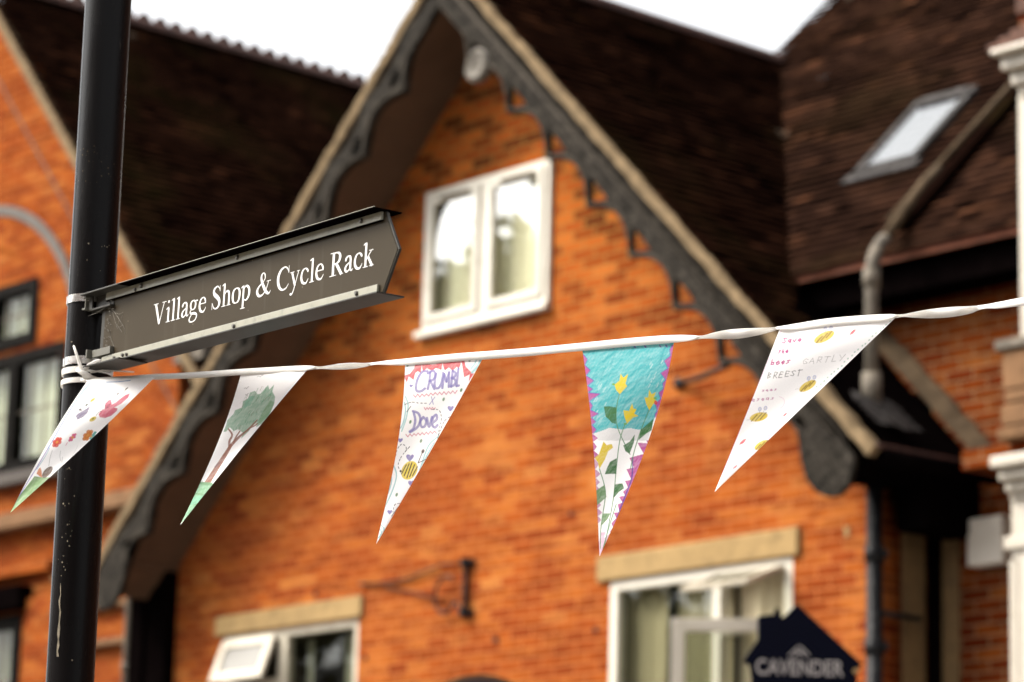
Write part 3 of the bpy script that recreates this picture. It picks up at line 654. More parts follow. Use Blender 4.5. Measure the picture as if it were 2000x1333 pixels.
g = MB(); g.box((-9.8, 0.50, 6.56), (-6.30, 0.599, 6.675)); g.build('sill', paint('dark stone sill', (0.07, 0.055, 0.045), 0.9), nb, bevel=0.01)
g = MB(); g.box((-11.3, 0.44, 6.14), (-4.7, 0.598, 6.22)); g.box((-11.3, 0.50, 6.22), (-4.7, 0.598, 6.30)); g.build('string_course', stone_brown, nb, bevel=0.01)
g = MB(); g.box((-11.3, 0.50, 5.72), (-6.4, 0.599, 5.80)); g.build('string_course', brick_left, nb)
g = MB()
for z in (4.98, 5.30, 5.60): g.box((-6.35, 0.52, z), (-4.7, 0.599, z + 0.055))
g.build('moulded_band', stone_brown, nb, bevel=0.01)
g = MB(); g.box((-6.75, 0.54, -0.1), (-6.3, 0.599, 5.5)); g.build('brick_pier', brick_left, nb)
g = MB(); g.box((-9.3, 0.46, 5.42), (-6.76, 0.599, 5.62)); g.build('window_hood', black_and_shade, nb)

# ------------------------------------------------------------------ small fittings on the gable wall
br = thing('wall_bracket', 'small black iron scroll bracket on the orange brick between the two lower windows', 'bracket', (-0.13, 0, 4.9))
g = MB(); g.tube([(-0.13, -0.03, 4.70), (-0.13, -0.03, 5.12)], [0.021, 0.018], 8)
for z in (4.725, 5.085): g.tube([(-0.13, -0.03, z - 0.02), (-0.13, -0.03, z + 0.025)], 0.045, 10); g.box((-0.2, -0.02, z - 0.02), (-0.06, 0.0, z + 0.02))
g.build('upright', iron_black, br)
g = MB(); pts = [(-0.31 + 0.13 * math.cos(a) * (1 - i * 0.004), -0.06, 4.86 + 0.14 * math.sin(a) * (1 - i * 0.004)) for i, a in enumerate(np.linspace(0.9, 5.9, 40))]
pts += [(-0.16, -0.04, 4.74), (-0.13, -0.03, 4.72)]
g.tube(pts, 0.011, 6); g.build('scroll', iron_black, br, smooth=True)
wr = MB(); wr.tube([(-0.15, -0.04, 5.08), (-0.4, -0.03, 5.10), (-0.8, -0.02, 5.03), (-1.15, -0.02, 5.03), (-1.35, -0.02, 5.05)], 0.009, 6)
wr.tube([(-0.36, -0.03, 4.83), (-0.7, -0.02, 4.92), (-1.05, -0.02, 5.0)], 0.007, 6)
wr = wr.build('cable', iron_black, None, smooth=True); wr['label'] = 'thin dark cable sagging along the bricks left of the iron scroll bracket'; wr['category'] = 'cable'
ar = MB(); ar.tube([(2.0, -0.02, 6.09), (2.2, -0.10, 6.07), (2.45, -0.25, 6.03), (2.75, -0.42, 6.0), (2.95, -0.5, 5.99)], [0.014, 0.02, 0.022, 0.02, 0.018], 8)
ar.tube([(2.0, 0.0, 6.09), (2.0, -0.03, 6.09)], 0.04, 10)
ar = ar.build('iron_arm', iron_black, None, smooth=True); ar['label'] = 'dark iron arm reaching from the brick to the right bargeboard, behind the turquoise pennant'; ar['category'] = 'bracket'

# ------------------------------------------------------------------ navy house-shaped agency sign on its post
SD = 13.0
so = at(1560, 1333, SD); su = RW[:, 0] * 1.0; su = np.array((su[0], su[1], 0)); su /= np.linalg.norm(su); sv = np.array((0, 0, 1.0)); sn = np.cross(sv, su) ; sn /= np.linalg.norm(sn)
if sn @ (so - CAM) < 0: sn = -sn
K = SD / F
def sp(px, py): dx = (px - 1560) * K; dy = (1333 - py) * K; return (dx + dy * 0.025 * 0, dy + dx * 0.025)
ag = thing('agency_sign', 'navy house-shaped sign lettered CAVENDER, standing before the lower right window', 'sign', (so[0], so[1], 0))
out = [sp(*p) for p in ((1556, 1178), (1683, 1296), (1678, 1306), (1674, 1312), (1674, 1400), (1470, 1400), (1469, 1333), (1465, 1298), (1450, 1292), (1480, 1248), (1480, 1203), (1526, 1197), (1526, 1207), (1532, 1202))]
flat([out], (so, su, sv, sn), 0.05, 'board', navy, ag, bevel=0.004)
mb = MB(); c = so + su * sp(1518, 1190)[0] + sv * sp(1518, 1192)[1] + sn * 0.02; mb.tube([c - sv * 0.02, c, c + sv * 0.015], [0.012, 0.014, 0.004], 8); mb.build('finial', black_and_shade, ag)
mb = MB(); c = so + su * sp(1575, 1400)[0] + sn * 0.09; mb.box((c[0] - 0.03, c[1] - 0.03, -0.1), (c[0] + 0.03, c[1] + 0.03, c[2] + 0.1)); mb.build('post', black_and_shade, ag)
def text_obj(s, size, frame, thick, name, mat, parent, width=None, bold=0.0):
    cu = bpy.data.curves.new('tmp', 'FONT'); cu.body = s; cu.size = size; cu.extrude = thick / 2; cu.offset = bold
    ob = bpy.data.objects.new('tmp', cu); me = bpy.data.meshes.new_from_object(ob); bpy.data.objects.remove(ob); bpy.data.curves.remove(cu)
    o, u, v, n = (np.array(q, float) for q in frame); k = len(me.vertices); co = np.empty(k * 3); me.vertices.foreach_get('co', co); co = co.reshape(-1, 3)
    if width: co[:, 0] *= width / (co[:, 0].max() - co[:, 0].min())
    me.vertices.foreach_set('co', (o + co[:, :1] * u + co[:, 1:2] * v + (co[:, 2:3]) * n).ravel()); me.name = name
    me.materials.clear(); me.materials.append(mat); me.update(); return link(name, me, parent)
tx, ty = sp(1475, 1317)
text_obj('CAVENDER', 31 * K / 0.72, (so + su * tx + sv * ty - sn * 0.003, su * math.cos(-0.0) , sv, sn), 0.003, 'lettering', sign_cream, ag, width=171 * K, bold=0.0012)
mb = MB()                                                # little double-roof emblem over the name
def seg(a, b, w_):
    a = np.array(sp(*a)); b = np.array(sp(*b)); d = b - a; L_ = np.linalg.norm(d); d /= L_; nn_ = np.array((-d[1], d[0])) * w_ * K / 2
    f = lambda q, h: so + su * q[0] + sv * q[1] - sn * h
    mb.add([f(a - nn_, .004), f(b - nn_, .004), f(b + nn_, .004), f(a + nn_, .004), f(a - nn_, .0), f(b - nn_, .0), f(b + nn_, .0), f(a + nn_, .0)], [(0, 1, 2, 3), (0, 4, 5, 1), (2, 6, 7, 3), (1, 5, 6, 2), (3, 7, 4, 0)])
for a, b in (((1540, 1281), (1560, 1262)), ((1562, 1262), (1581, 1281)), ((1549, 1283), (1560, 1272)), ((1562, 1272), (1572, 1283)), ((1551, 1269), (1562, 1279)), ((1571, 1269), (1562, 1277))): seg(a, b, 3.0)
mb.build('emblem', sign_cream, ag)
mb = MB(); c = so + su * sp(1671, 0)[0] + sv * sp(1671, 1312)[1] - sn * 0.004; mb.tube([c, c - sn * 0.02], 0.012, 10); mb.build('lamp_cap', stone_lintel, ag)
# round-topped dark sign just entering the bottom of the view
rs = thing('round_sign', 'dark plum rounded sign top just entering at the bottom edge', 'sign', tuple(at(936, 1465, 13.5) * np.array((1, 1, 0))))
c = at(936, 1465, 13.5); r_ = 143 * 13.5 / F
P = [(r_ * math.cos(a), r_ * math.sin(a)) for a in np.linspace(0, 2 * math.pi, 64, endpoint=False)]
flat([P], (c, su, sv, sn), 0.05, 'disc', paint('plum paint', (0.05, 0.022, 0.03), 0.5), rs, bevel=0.004)
flat([[(x * 1.03, y_ * 1.03) for x, y_ in P], [(x * 0.975, y_ * 0.975) for x, y_ in P]], (c - sn * 0.006, su, sv, sn), 0.062, 'rim', stone_brown, rs)
mb = MB(); mb.tube([tuple(c + sn * 0.08), (c[0] + sn[0] * .08, c[1] + sn[1] * .08, -0.1)], 0.03, 12); mb.build('post', black_and_shade, rs)

# ------------------------------------------------------------------ street name post with finger sign
P0 = at(219, 586.5, 5.0)
er = np.array([0.99336066, -0.10781508, -0.04013114]); ev = np.array([0.03989684, -0.00433023, 0.99919442]); en = np.array([-0.107902, -0.99416154, 0.0])
# er runs out along the finger, ev up, en towards the viewer
def B(a, b, c=0.0): return P0 + er * a + ev * b + en * c
post_pt = at(178, 600, 5.085); PXY = (post_pt[0], post_pt[1]); PR = 0.0378
post = thing('finger_post', 'tall black street post at left with a dark finger sign lettered Village Shop & Cycle Rack', 'signpost', (PXY[0], PXY[1], 0))

m, t, b = new_mat('black post enamel'); p = geo_pos(t)
mp = N(t, 'ShaderNodeMapping'); mp.inputs['Scale'].default_value = (1, 1, 0.22); t.links.new(p, mp.inputs['Vector'])
sc_ = noise(t, mp.outputs[0], 70, 5, 0.7); gate = noise(t, p, 4.5, 3)
col = mix(t, ramp(t, sc_, [(0.68, (0, 0, 0)), (0.76, (0.6,) * 3)]), (0.0042, 0.0036, 0.0036), (0.03, 0.027, 0.024))
spk = N(t, 'ShaderNodeTexVoronoi', Scale=120.0); t.links.new(p, spk.inputs['Vector'])
s1 = ramp(t, spk.outputs['Distance'], [(0.10, (1, 1, 1)), (0.16, (0, 0, 0))]); s2 = ramp(t, gate, [(0.64, (0, 0, 0)), (0.70, (0.25,) * 3)])
col = mix(t, mix(t, 1.0, s1, s2, 'MULTIPLY'), col, (0.22, 0.16, 0.09))
t.links.new(col, b.inputs['Base Color']); b.inputs['Specular IOR Level'].default_value = 0.09
t.links.new(ramp(t, noise(t, mp.outputs[0], 25, 4), [(0.3, (0.22,) * 3), (0.75, (0.34,) * 3)]), b.inputs['Roughness'])
bump(t, b, sc_, 0.25, 0.001)
post_black = m
g = MB(); g.tube([(PXY[0], PXY[1], z) for z in np.linspace(-0.1, 4.6, 12)], PR, 48)
pole = g.build('pole', post_black, post, smooth=True)
# chipped paint on the lower part of the pole
def on_pole(px, py, lift=0.0006):
    d = RW @ np.array([(px - CX) / F, (py - CY) / F, 1.0]); rel = CAM[:2] - np.array(PXY); r_ = PR + lift
    a_ = d[:2] @ d[:2]; b_ = rel @ d[:2]; c_ = rel @ rel - r_ * r_
    tt = (-b_ - math.sqrt(max(b_ * b_ - a_ * c_, 0))) / a_
    return CAM + d * tt
chip = paint('bare chipped paint', (0.26, 0.22, 0.16), 0.8, var=0.5, scale=90, spec=0.2)
rr = random.Random(3); mb = MB()
def chip_poly(pts):
    vs = [on_pole(*q) for q in pts]; mb.add(vs, [tuple(range(len(vs)))])
    if len(pts) > 4: globals()['mb'] = MB(); MB().add(vs, [tuple(range(len(vs)))]).build('paint_chip', chip, pole)
L_ = []; R_ = []
for i in range(14):
    y = 1140 + i * 11; x = 119 - (y - 1140) * 0.05 + rr.uniform(-1.4, 1.4); w_ = (0.6 + 1.9 * (i / 13) ** 0.8) * rr.uniform(0.5, 1.4)
    L_.append((x - w_, y)); R_.append((x + w_, y))
vs_ = [on_pole(*q) for pr in zip(L_, R_) for q in pr]
MB().add(vs_, [(2 * i, 2 * i + 1, 2 * i + 3, 2 * i + 2) for i in range(13)]).build('paint_scratch', chip, pole)
for _ in range(26):
    y = rr.uniform(905, 1130); x = rr.gauss(136, 7) - (y - 900) * 0.05; s = rr.uniform(0.4, 1.4)
    chip_poly([(x + s * math.cos(k * 1.05) * rr.uniform(.6, 1.3), y + s * 1.3 * math.sin(k * 1.05)) for k in range(6)])
for x, y, s in ((173, 476, 1.6), (204, 481, 1), (209, 483, 1.2), (199, 482, 1), (213, 480, .8), (170, 508, .9), (196, 529, .7), (141, 1290, 1.6), (140, 668, 1.2)):
    chip_poly([(x + s * math.cos(k * 1.05), y + s * 1.2 * math.sin(k * 1.05)) for k in range(6)])

rail_m = paint('weathered grey aluminium', (0.33, 0.32, 0.245), 0.42, var=0.08, scale=24, dirt=(0.17, 0.165, 0.13), dirt_amt=0.5, bmp=0.0006)
rail_mid = paint('mid grey aluminium', (0.16, 0.155, 0.13), 0.5, var=0.1, scale=24, spec=0.25)
rail_dark = paint('dark grey enamel', (0.045, 0.042, 0.034), 0.5, spec=0.25, var=0.15, scale=30)
m, t, b = new_mat('sign face grey brown'); p = geo_pos(t)
col = ramp(t, noise(t, p, 7, 4), [(0.3, (0.029, 0.022, 0.0125)), (0.7, (0.035, 0.0265, 0.0155))])
mp = N(t, 'ShaderNodeMapping'); mp.inputs['Scale'].default_value = (60, 60, 6); t.links.new(p, mp.inputs['Vector'])
col = mix(t, ramp(t, noise(t, mp.outputs[0], 1.0, 3), [(0.6, (0, 0, 0)), (0.75, (0.12,) * 3)]), col, (0.10, 0.09, 0.07))
spk = N(t, 'ShaderNodeTexVoronoi', Scale=42.0); t.links.new(p, spk.inputs['Vector'])
col = mix(t, ramp(t, spk.outputs['Distance'], [(0.025, (0.7,) * 3), (0.045, (0, 0, 0))]), col, (0.26, 0.22, 0.16))
t.links.new(col, b.inputs['Base Color']); b.inputs['Roughness'].default_value = 0.5; b.inputs['Specular IOR Level'].default_value = 0.07
plate_m = m
fr = (P0, er, ev, -en)
sign = thing('tmp', '', '', (0, 0, 0)); bpy.data.objects.remove(sign)
plate = flat([[(-0.03, 0.0125), (0.795, 0.0125), (0.8335, -0.0465), (0.800, -0.1035), (-0.03, -0.1035)]], (P0, er, ev, -en), 0.004, 'finger_plate', rail_dark, post, bevel=0.0005)
flat([[(-0.018, 0.011), (0.793, 0.011), (0.8305, -0.0465), (0.7985, -0.102), (-0.018, -0.102)]], (P0 + en * 0.0009, er, ev, -en), 0.0008, 'sign_face', plate_m, plate)
def rail(b0, b1, bf, sgn, name):
    """aluminium T rail: face strip on the plate plus a flange standing out on both sides"""
    mb = MB(); e0, e1 = -0.012, 0.7905
    mb.obox(B(e0, b0, 0.001), er * (e1 - e0), ev * (b1 - b0), en * 0.0042)
    mb.obox(B(e0, b0, -0.0092), er * (e1 - e0), ev * (b1 - b0), en * 0.0042)
    r1 = mb.build(name, rail_m, post, bevel=0.0006)
    mb = MB(); f0, f1 = (-0.012 if sgn > 0 else -0.012), 0.797
    fa, fb = (-0.024, 0.022) if sgn > 0 else (-0.036, 0.0095)
    mb.obox(B(f0, bf, fa), er * (f1 - f0), ev * 0.0022 * sgn, en * (fb - fa))
    mb.build('flange', rail_dark if sgn < 0 else black_and_shade, r1, bevel=0.0004)  # flange coloured dark to stand for the shade on its underside
    mb = MB(); mb.obox(B(f0, bf + (0.0023 if sgn > 0 else -0.0023) * 0 + 0.00235 * (sgn > 0), 0.0196), er * (f1 - f0), ev * 0.0007 * (1 if sgn > 0 else 1), en * 0.0022)
    if sgn > 0: mb.build('flange_edge', rail_m, r1)
    return r1
rail(0.0, 0.0122, 0.0126, 1, 'rail'); rail(-0.1017, -0.0908, -0.1021, -1, 'rail')
# thin dark joint lines
mb = MB(); mb.obox(B(-0.012, -0.0012, 0.001), er * 0.804, ev * 0.0011, en * 0.0046); mb.build('joint', black_and_shade, plate)
screw_m = paint('screw steel', (0.16, 0.15, 0.13), 0.35, metal=0.8)
for a, b_ in ((0.7396, 0.0068), (0.3995, 0.0068), (0.105, 0.0068), (0.086, 0.0035), (0.7388, -0.0962), (0.4027, -0.0975), (0.0726, -0.0975), (0.060, -0.097), (0.033, -0.098)):
    mb = MB(); r_ = 0.0032 if a > 0.1 else 0.0024
    mb.tube([B(a, b_, 0.0052), B(a, b_, 0.0062), B(a, b_, 0.0064), B(a, b_, 0.0082)], [r_ * 1.25, r_ * 1.25, r_, r_ * 0.8], 12); mb.build('screw', screw_m, plate)
# channel pieces that carry the finger on the post
mb = MB()
mb.obox(B(-0.062, 0.012, -0.02), er * 0.125, ev * 0.0025, en * 0.045)
mb.obox(B(-0.062, -0.010, 0.006), er * 0.012, ev * 0.0218, en * 0.003); mb.obox(B(-0.062, -0.012, -0.016), er * 0.075, ev * 0.003, en * 0.026)
mb.obox(B(-0.050, -0.0088, -0.016), er * 0.06, ev * 0.0206, en * 0.018)
mb.build('bracket', rail_dark, post, bevel=0.0005)
mb = MB(); mb.obox(B(-0.066, -0.010, 0.004), er * 0.0025, ev * 0.0215, en * 0.010); mb.obox(B(-0.0625, -0.011, 0.012), er * 0.010, ev * 0.003, en * 0.008); mb.obox(B(-0.0625, 0.008, 0.012), er * 0.010, ev * 0.003, en * 0.008); mb.build('clip', rail_mid, post, bevel=0.0004)
mb = MB()
mb.obox(B(-0.040, -0.0895, -0.004), er * 0.060, ev * 0.012, en * 0.012); mb.obox(B(-0.046, -0.0905, 0.006), er * 0.004, ev * 0.014, en * 0.010)
mb.build('bracket', rail_mid, post, bevel=0.0005)
mb = MB(); mb.obox(B(-0.040, -0.1085, -0.026), er * 0.125, ev * 0.0022, en * 0.052); mb.build('bracket_plate', rail_dark, post, bevel=0.0004)
m, t, b = new_mat('bright steel band'); b.inputs['Metallic'].default_value = 1.0; p = geo_pos(t)
t.links.new(ramp(t, noise(t, p, 60, 4), [(0.3, (0.42, 0.40, 0.36)), (0.7, (0.85, 0.83, 0.80))]), b.inputs['Base Color']); t.links.new(ramp(t, noise(t, p, 20, 3), [(0.3, (0.12,) * 3), (0.7, (0.4,) * 3)]), b.inputs['Roughness'])
steel = m
def ring(zc, h, r, th, mat, name, parent, wob=0.0, seed=0, tilt=0.0):
    mb = MB(); n = 64; rr = random.Random(seed); vs = []; ph = rr.random() * 6
    for k in range(n):
        a = 2 * math.pi * k / n; c_, s_ = math.cos(a), math.sin(a); dz = wob * math.sin(2 * a + ph) + tilt * c_
        for rad, z in ((r, zc - h / 2), (r + th, zc - h / 2 + 0.0004), (r + th, zc + h / 2 - 0.0004), (r, zc + h / 2)): vs.append((PXY[0] + rad * c_, PXY[1] + rad * s_, z + dz))
    fs = [(4 * k + j, 4 * ((k + 1) % n) + j, 4 * ((k + 1) % n) + (j + 1) % 4, 4 * k + (j + 1) % 4) for k in range(n) for j in range(4)]
    return mb.add(vs, fs).build(name, mat, parent, smooth=False)
z1 = on_pole(158, 581)[2]; z2 = on_pole(148, 703)[2]
ring(z1, 0.0135, PR + 0.0003, 0.0016, steel, 'clamp_band', post); ring(z2, 0.0135, PR + 0.0003, 0.0016, steel, 'clamp_band', post)
# cobweb and grime at the root of the finger
web = paint('cobweb thread', (0.30, 0.28, 0.24), 0.9)
mb = MB(); rr = random.Random(21)
def thread(pts, r=0.00022): mb.tube([B(a, b_, c) for a, b_, c in pts], r, 5)
for pts in ([(0.002, -0.012, .004), (0.02, -0.024, .004), (0.035, -0.037, .003), (0.052, -0.052, .002)], [(0.02, -0.024, .004), (0.034, -0.028, .003), (0.045, -0.026, .002)],
            [(0.035, -0.037, .003), (0.030, -0.045, .003), (0.045, -0.058, .002)], [(0.052, -0.052, .002), (0.054, -0.062, .002)], [(0.028, -0.030, .003), (0.04, -0.042, .003), (0.042, -0.03, .002)],
            [(0.0, -0.01, .006), (-0.03, -0.018, .01), (-0.055, -0.02, .012)], [(0.008, -0.06, .003), (0.016, -0.072, .002), (0.022, -0.078, .002)], [(0.012, -0.022, .004), (0.03, -0.05, .003), (0.048, -0.047, .002)]):
    thread(pts)
for _ in range(34):
    a, b_ = rr.gauss(0.0, 0.006), rr.uniform(-0.08, 0.004); c = B(a, b_, 0.0035); s = rr.uniform(0.0006, 0.0016)
    mb.tube([c, c + en * s + ev * s], [s, s * 0.3], 5)
mb.build('cobweb', web, plate)

# ---- serif lettering, every letter drawn from tapering strokes (em units: x, y, width)
G = {
 'V': (.722, [[(.13, .645, .10), (.375, .02, .095)], [(.595, .645, .032), (.372, .015, .035)]], [(.01, .64, .27, .662), (.49, .64, .715, .662)]),
 'i': (.278, [[(.143, .43, .085), (.143, .0, .085)], [(.135, .66, .001), (.135, .655, .07), (.135, .62, .10), (.135, .585, .07), (.135, .58, .001)], [(.02, .392, .022), (.10, .43, .04), (.18, .457, .006)]], [(.03, 0, .255, .02)]),
 'l': (.278, [[(.143, .66, .085), (.143, .0, .085)], [(.02, .622, .022), (.10, .655, .04), (.18, .683, .006)]], [(.03, 0, .255, .02)]),
 'a': (.444, [[(.085, .32, .05), (.095, .38, .075), (.15, .435, .045), (.215, .447, .035), (.285, .415, .07), (.31, .33, .085), (.31, .10, .085), (.345, .035, .055), (.39, .035, .03), (.435, .07, .018)],
              [(.30, .285, .028), (.20, .235, .04), (.11, .175, .065), (.08, .10, .085), (.125, .03, .06), (.2, .028, .04), (.30, .095, .03)]], []),
 'g': (.5, [[(.22, .445, .03), (.115, .40, .065), (.085, .305, .08), (.12, .205, .06), (.215, .165, .03), (.315, .205, .06), (.35, .305, .08), (.32, .40, .065), (.22, .445, .03)],
            [(.15, .185, .03), (.085, .13, .04), (.085, .085, .05), (.15, .055, .06), (.30, .045, .075), (.42, .0, .065), (.435, -.08, .05), (.36, -.165, .04), (.22, -.2, .035), (.09, -.175, .05), (.05, -.11, .055), (.09, -.045, .04), (.17, .03, .03)],
            [(.32, .405, .03), (.40, .415, .035), (.465, .41, .035)]], []),
 'e': (.444, [[(.075, .272, .026), (.405, .272, .026)], [(.385, .272, .05), (.365, .36, .065), (.30, .43, .045), (.225, .447, .03), (.125, .40, .06), (.075, .29, .08), (.075, .18, .09), (.13, .075, .085), (.22, .025, .06), (.32, .03, .045), (.42, .14, .016)]], []),
 'S': (.556, [[(.435, .50, .016), (.405, .58, .03), (.33, .645, .035), (.25, .655, .045), (.14, .60, .075), (.11, .51, .10), (.17, .425, .12), (.30, .34, .125), (.41, .24, .12), (.435, .13, .10), (.37, .035, .065), (.26, .003, .04), (.15, .04, .035), (.07, .17, .016)],
              [(.438, .49, .022), (.43, .672, .02)], [(.055, .20, .022), (.06, -.01, .02)]], []),
 'h': (.5, [[(.115, .66, .085), (.115, .0, .085)], [(.0, .622, .022), (.07, .655, .04), (.155, .683, .006)], [(.15, .365, .025), (.23, .43, .045), (.31, .425, .07), (.365, .37, .085), (.38, .27, .085), (.38, .0, .085)]], [(.005, 0, .225, .02), (.27, 0, .485, .02)]),
 'o': (.5, [[(.25, .447, .026), (.13, .40, .065), (.078, .30, .092), (.078, .16, .092), (.13, .05, .065), (.25, .005, .026), (.37, .05, .065), (.422, .16, .092), (.422, .30, .092), (.37, .40, .065), (.25, .447, .026)]], []),
 'p': (.5, [[(.12, .43, .085), (.12, -.20, .085)], [(.0, .40, .022), (.07, .43, .04), (.155, .46, .006)], [(.155, .365, .025), (.23, .425, .045), (.33, .405, .075), (.415, .31, .09), (.42, .17, .092), (.36, .06, .07), (.26, .012, .04), (.155, .055, .025)]], [(.005, -.217, .24, -.197)]),
 '&': (.778, [[(.455, .50, .035), (.435, .60, .05), (.365, .66, .03), (.285, .635, .05), (.255, .55, .08), (.29, .43, .095), (.39, .27, .105), (.51, .12, .105), (.61, .045, .08), (.69, .03, .045), (.76, .10, .018)],
              [(.455, .50, .035), (.38, .42, .03), (.24, .34, .04), (.12, .25, .07), (.085, .15, .10), (.15, .045, .085), (.27, .01, .06), (.42, .06, .035), (.55, .20, .03), (.635, .385, .028)]], [(.54, .385, .755, .405)]),
 'C': (.667, [[(.60, .47, .016), (.56, .56, .035), (.47, .635, .04), (.37, .655, .04), (.22, .60, .075), (.11, .47, .105), (.085, .31, .115), (.14, .15, .105), (.25, .04, .07), (.38, .008, .045), (.51, .04, .035), (.62, .15, .016)], [(.602, .46, .022), (.60, .672, .018)]], []),
 'y': (.5, [[(.105, .43, .085), (.275, .03, .075)], [(.42, .43, .028), (.285, .09, .03), (.22, -.08, .035), (.16, -.17, .04), (.10, -.19, .06), (.05, -.165, .06)]], [(.01, .43, .215, .45), (.34, .43, .485, .45)]),
 'c': (.444, [[(.375, .325, .045), (.365, .375, .07), (.30, .43, .05), (.225, .447, .03), (.125, .40, .06), (.075, .29, .08), (.075, .18, .09), (.13, .075, .085), (.22, .025, .06), (.32, .03, .045), (.41, .14, .016)]], []),
 'R': (.667, [[(.17, .65, .10), (.17, .0, .10)], [(.17, .642, .034), (.32, .64, .04), (.43, .60, .075), (.475, .50, .105), (.43, .39, .08), (.32, .34, .04), (.17, .335, .03)], [(.30, .345, .10), (.575, .0, .10)]], [(.02, 0, .32, .02), (.02, .642, .2, .662), (.52, 0, .66, .02)]),
 'k': (.5, [[(.12, .66, .085), (.12, .0, .085)], [(.0, .622, .022), (.07, .655, .04), (.16, .683, .006)], [(.155, .215, .03), (.37, .43, .03)], [(.225, .285, .08), (.43, .0, .085)]], [(.01, 0, .24, .02), (.31, 0, .505, .02), (.27, .43, .46, .45)]),
}
def spline(pts, n=7):
    P = [np.array(q) for q in pts]
    if len(P) < 3: return P
    out = []
    for i in range(len(P) - 1):
        p0 = P[max(i - 1, 0)]; p1 = P[i]; p2 = P[i + 1]; p3 = P[min(i + 2, len(P) - 1)]
        for k in range(n):
            t_ = k / n; out.append(0.5 * ((2 * p1) + (-p0 + p2) * t_ + (2 * p0 - 5 * p1 + 4 * p2 - p3) * t_ ** 2 + (-p0 + 3 * p1 - 3 * p2 + p3) * t_ ** 3))
    out.append(P[-1]); return out
letter_white = paint('white lettering film', (0.84, 0.82, 0.80), 0.5, var=0.03)
EM, SX, A0, B0 = 0.0515, 1.095, 0.1425, -0.0618
line = 'Village Shop & Cycle Rack'
x = 0.0; lift = 0.0
for chn, ch in enumerate(line):
    if ch == ' ': x += 0.25; continue
    adv, strokes, serifs = G[ch]; mb = MB(); h = 0.0014
    for st in strokes:
        pts = spline(st); vs = []; h += 0.00004
        for i, q in enumerate(pts):
            d = pts[min(i + 1, len(pts) - 1)][:2] - pts[max(i - 1, 0)][:2]; d = d / (np.linalg.norm(d) + 1e-9); nn_ = np.array((-d[1], d[0])) * max(q[2], .004) / 2
            for s in (1, -1):
                a = q[0] + nn_[0] * s; b_ = q[1] + nn_[1] * s; vs.append(B(A0 + (x + a) * EM * SX, B0 + b_ * EM + 0.0013 * (x / 11), h))
        mb.add(vs, [(2 * i, 2 * i + 1, 2 * i + 3, 2 * i + 2) for i in range(len(pts) - 1)])
    for x0, y0, x1, y1 in serifs:
        h += 0.00004; mb.add([B(A0 + (x + a) * EM * SX, B0 + b_ * EM + 0.0013 * (x / 11), h) for a, b_ in rect(x0, y0, x1, y1)], [(0, 1, 2, 3)])
    mb.build('letter', letter_white, plate); x += adv

# ------------------------------------------------------------------ bunting
bunt = thing('bunting', 'string of five hand drawn paper pennants on white ribbon tied to the black post', 'bunting', tuple(at(165, 742, 4.95)))
def rd(px): return 4.985 + (4.45 - 4.985) * (px - 165) / 1835  # depth of the string
cloth, t, b = new_mat('white woven tape'); p = geo_pos(t)
mp = N(t, 'ShaderNodeMapping'); mp.inputs['Scale'].default_value = (1, 1, 1); t.links.new(p, mp.inputs['Vector'])
wv = N(t, 'ShaderNodeTexWave', Scale=420.0, Distortion=0.3); wv.bands_direction = 'DIAGONAL'; t.links.new(p, wv.inputs['Vector'])
t.links.new(ramp(t, wv.outputs['Color'], [(0.2, (0.78, 0.76, 0.72)), (0.7, (0.92, 0.90, 0.87))]), b.inputs['Base Color']); b.inputs['Roughness'].default_value = 0.8
bump(t, b, wv.outputs['Color'], 0.5, 0.0004)
knots = [(168, 741, 746, 1), (200, 738, 746, 1), (250, 735, 743.5, 1), (300, 731.5, 742, 1), (340, 730, 741, 1), (400, 726.5, 738, 1), (470, 721.5, 733, 1), (530, 718, 731, 1), (575, 715.5, 728, 1), (605, 715, 723, 1), (625, 716.5, 720.5, -1), (645, 713.5, 721.5, -1), (665, 710.5, 722, -1), (690, 709, 720.5, -1), (712, 709.5, 717, -1),
         (732, 708.5, 713, 1), (760, 704.5, 713.5, 1), (790, 701.5, 714, 1), (840, 696, 711.5, 1), (900, 690.5, 706, 1), (960, 686, 701.5, 1), (1030, 680.5, 696, 1), (1100, 674, 689, 1), (1160, 668, 684, 1), (1220, 662, 678, 1), (1280, 657, 673, 1), (1320, 655, 669.5, 1), (1350, 655.5, 665.5, 1), (1372, 656, 661.5, -1),
         (1390, 651, 661.5, -1), (1415, 645.5, 662.5, -1), (1445, 642.5, 661.5, -1), (1480, 641, 655, -1), (1505, 640.5, 648.5, -1), (1525, 638, 643.5, 1), (1560, 632, 645, 1), (1620, 622.5, 637, 1), (1690, 616.5, 631, 1), (1735, 614.5, 625, 1), (1762, 614.5, 619, -1), (1785, 610, 620.5, -1), (1820, 604, 622, -1),
         (1860, 600, 619.5, -1), (1895, 598.5, 612.5, -1), (1920, 596.5, 604, 1), (1950, 591, 603, 1), (1985, 584, 599, 1), (2030, 577, 592, 1), (2080, 570, 584, 1)]
ks = np.array(knots); xs = np.concatenate([np.linspace(ks[i, 0], ks[i + 1, 0], 6, endpoint=False) for i in range(len(ks) - 1)] + [[2080]])
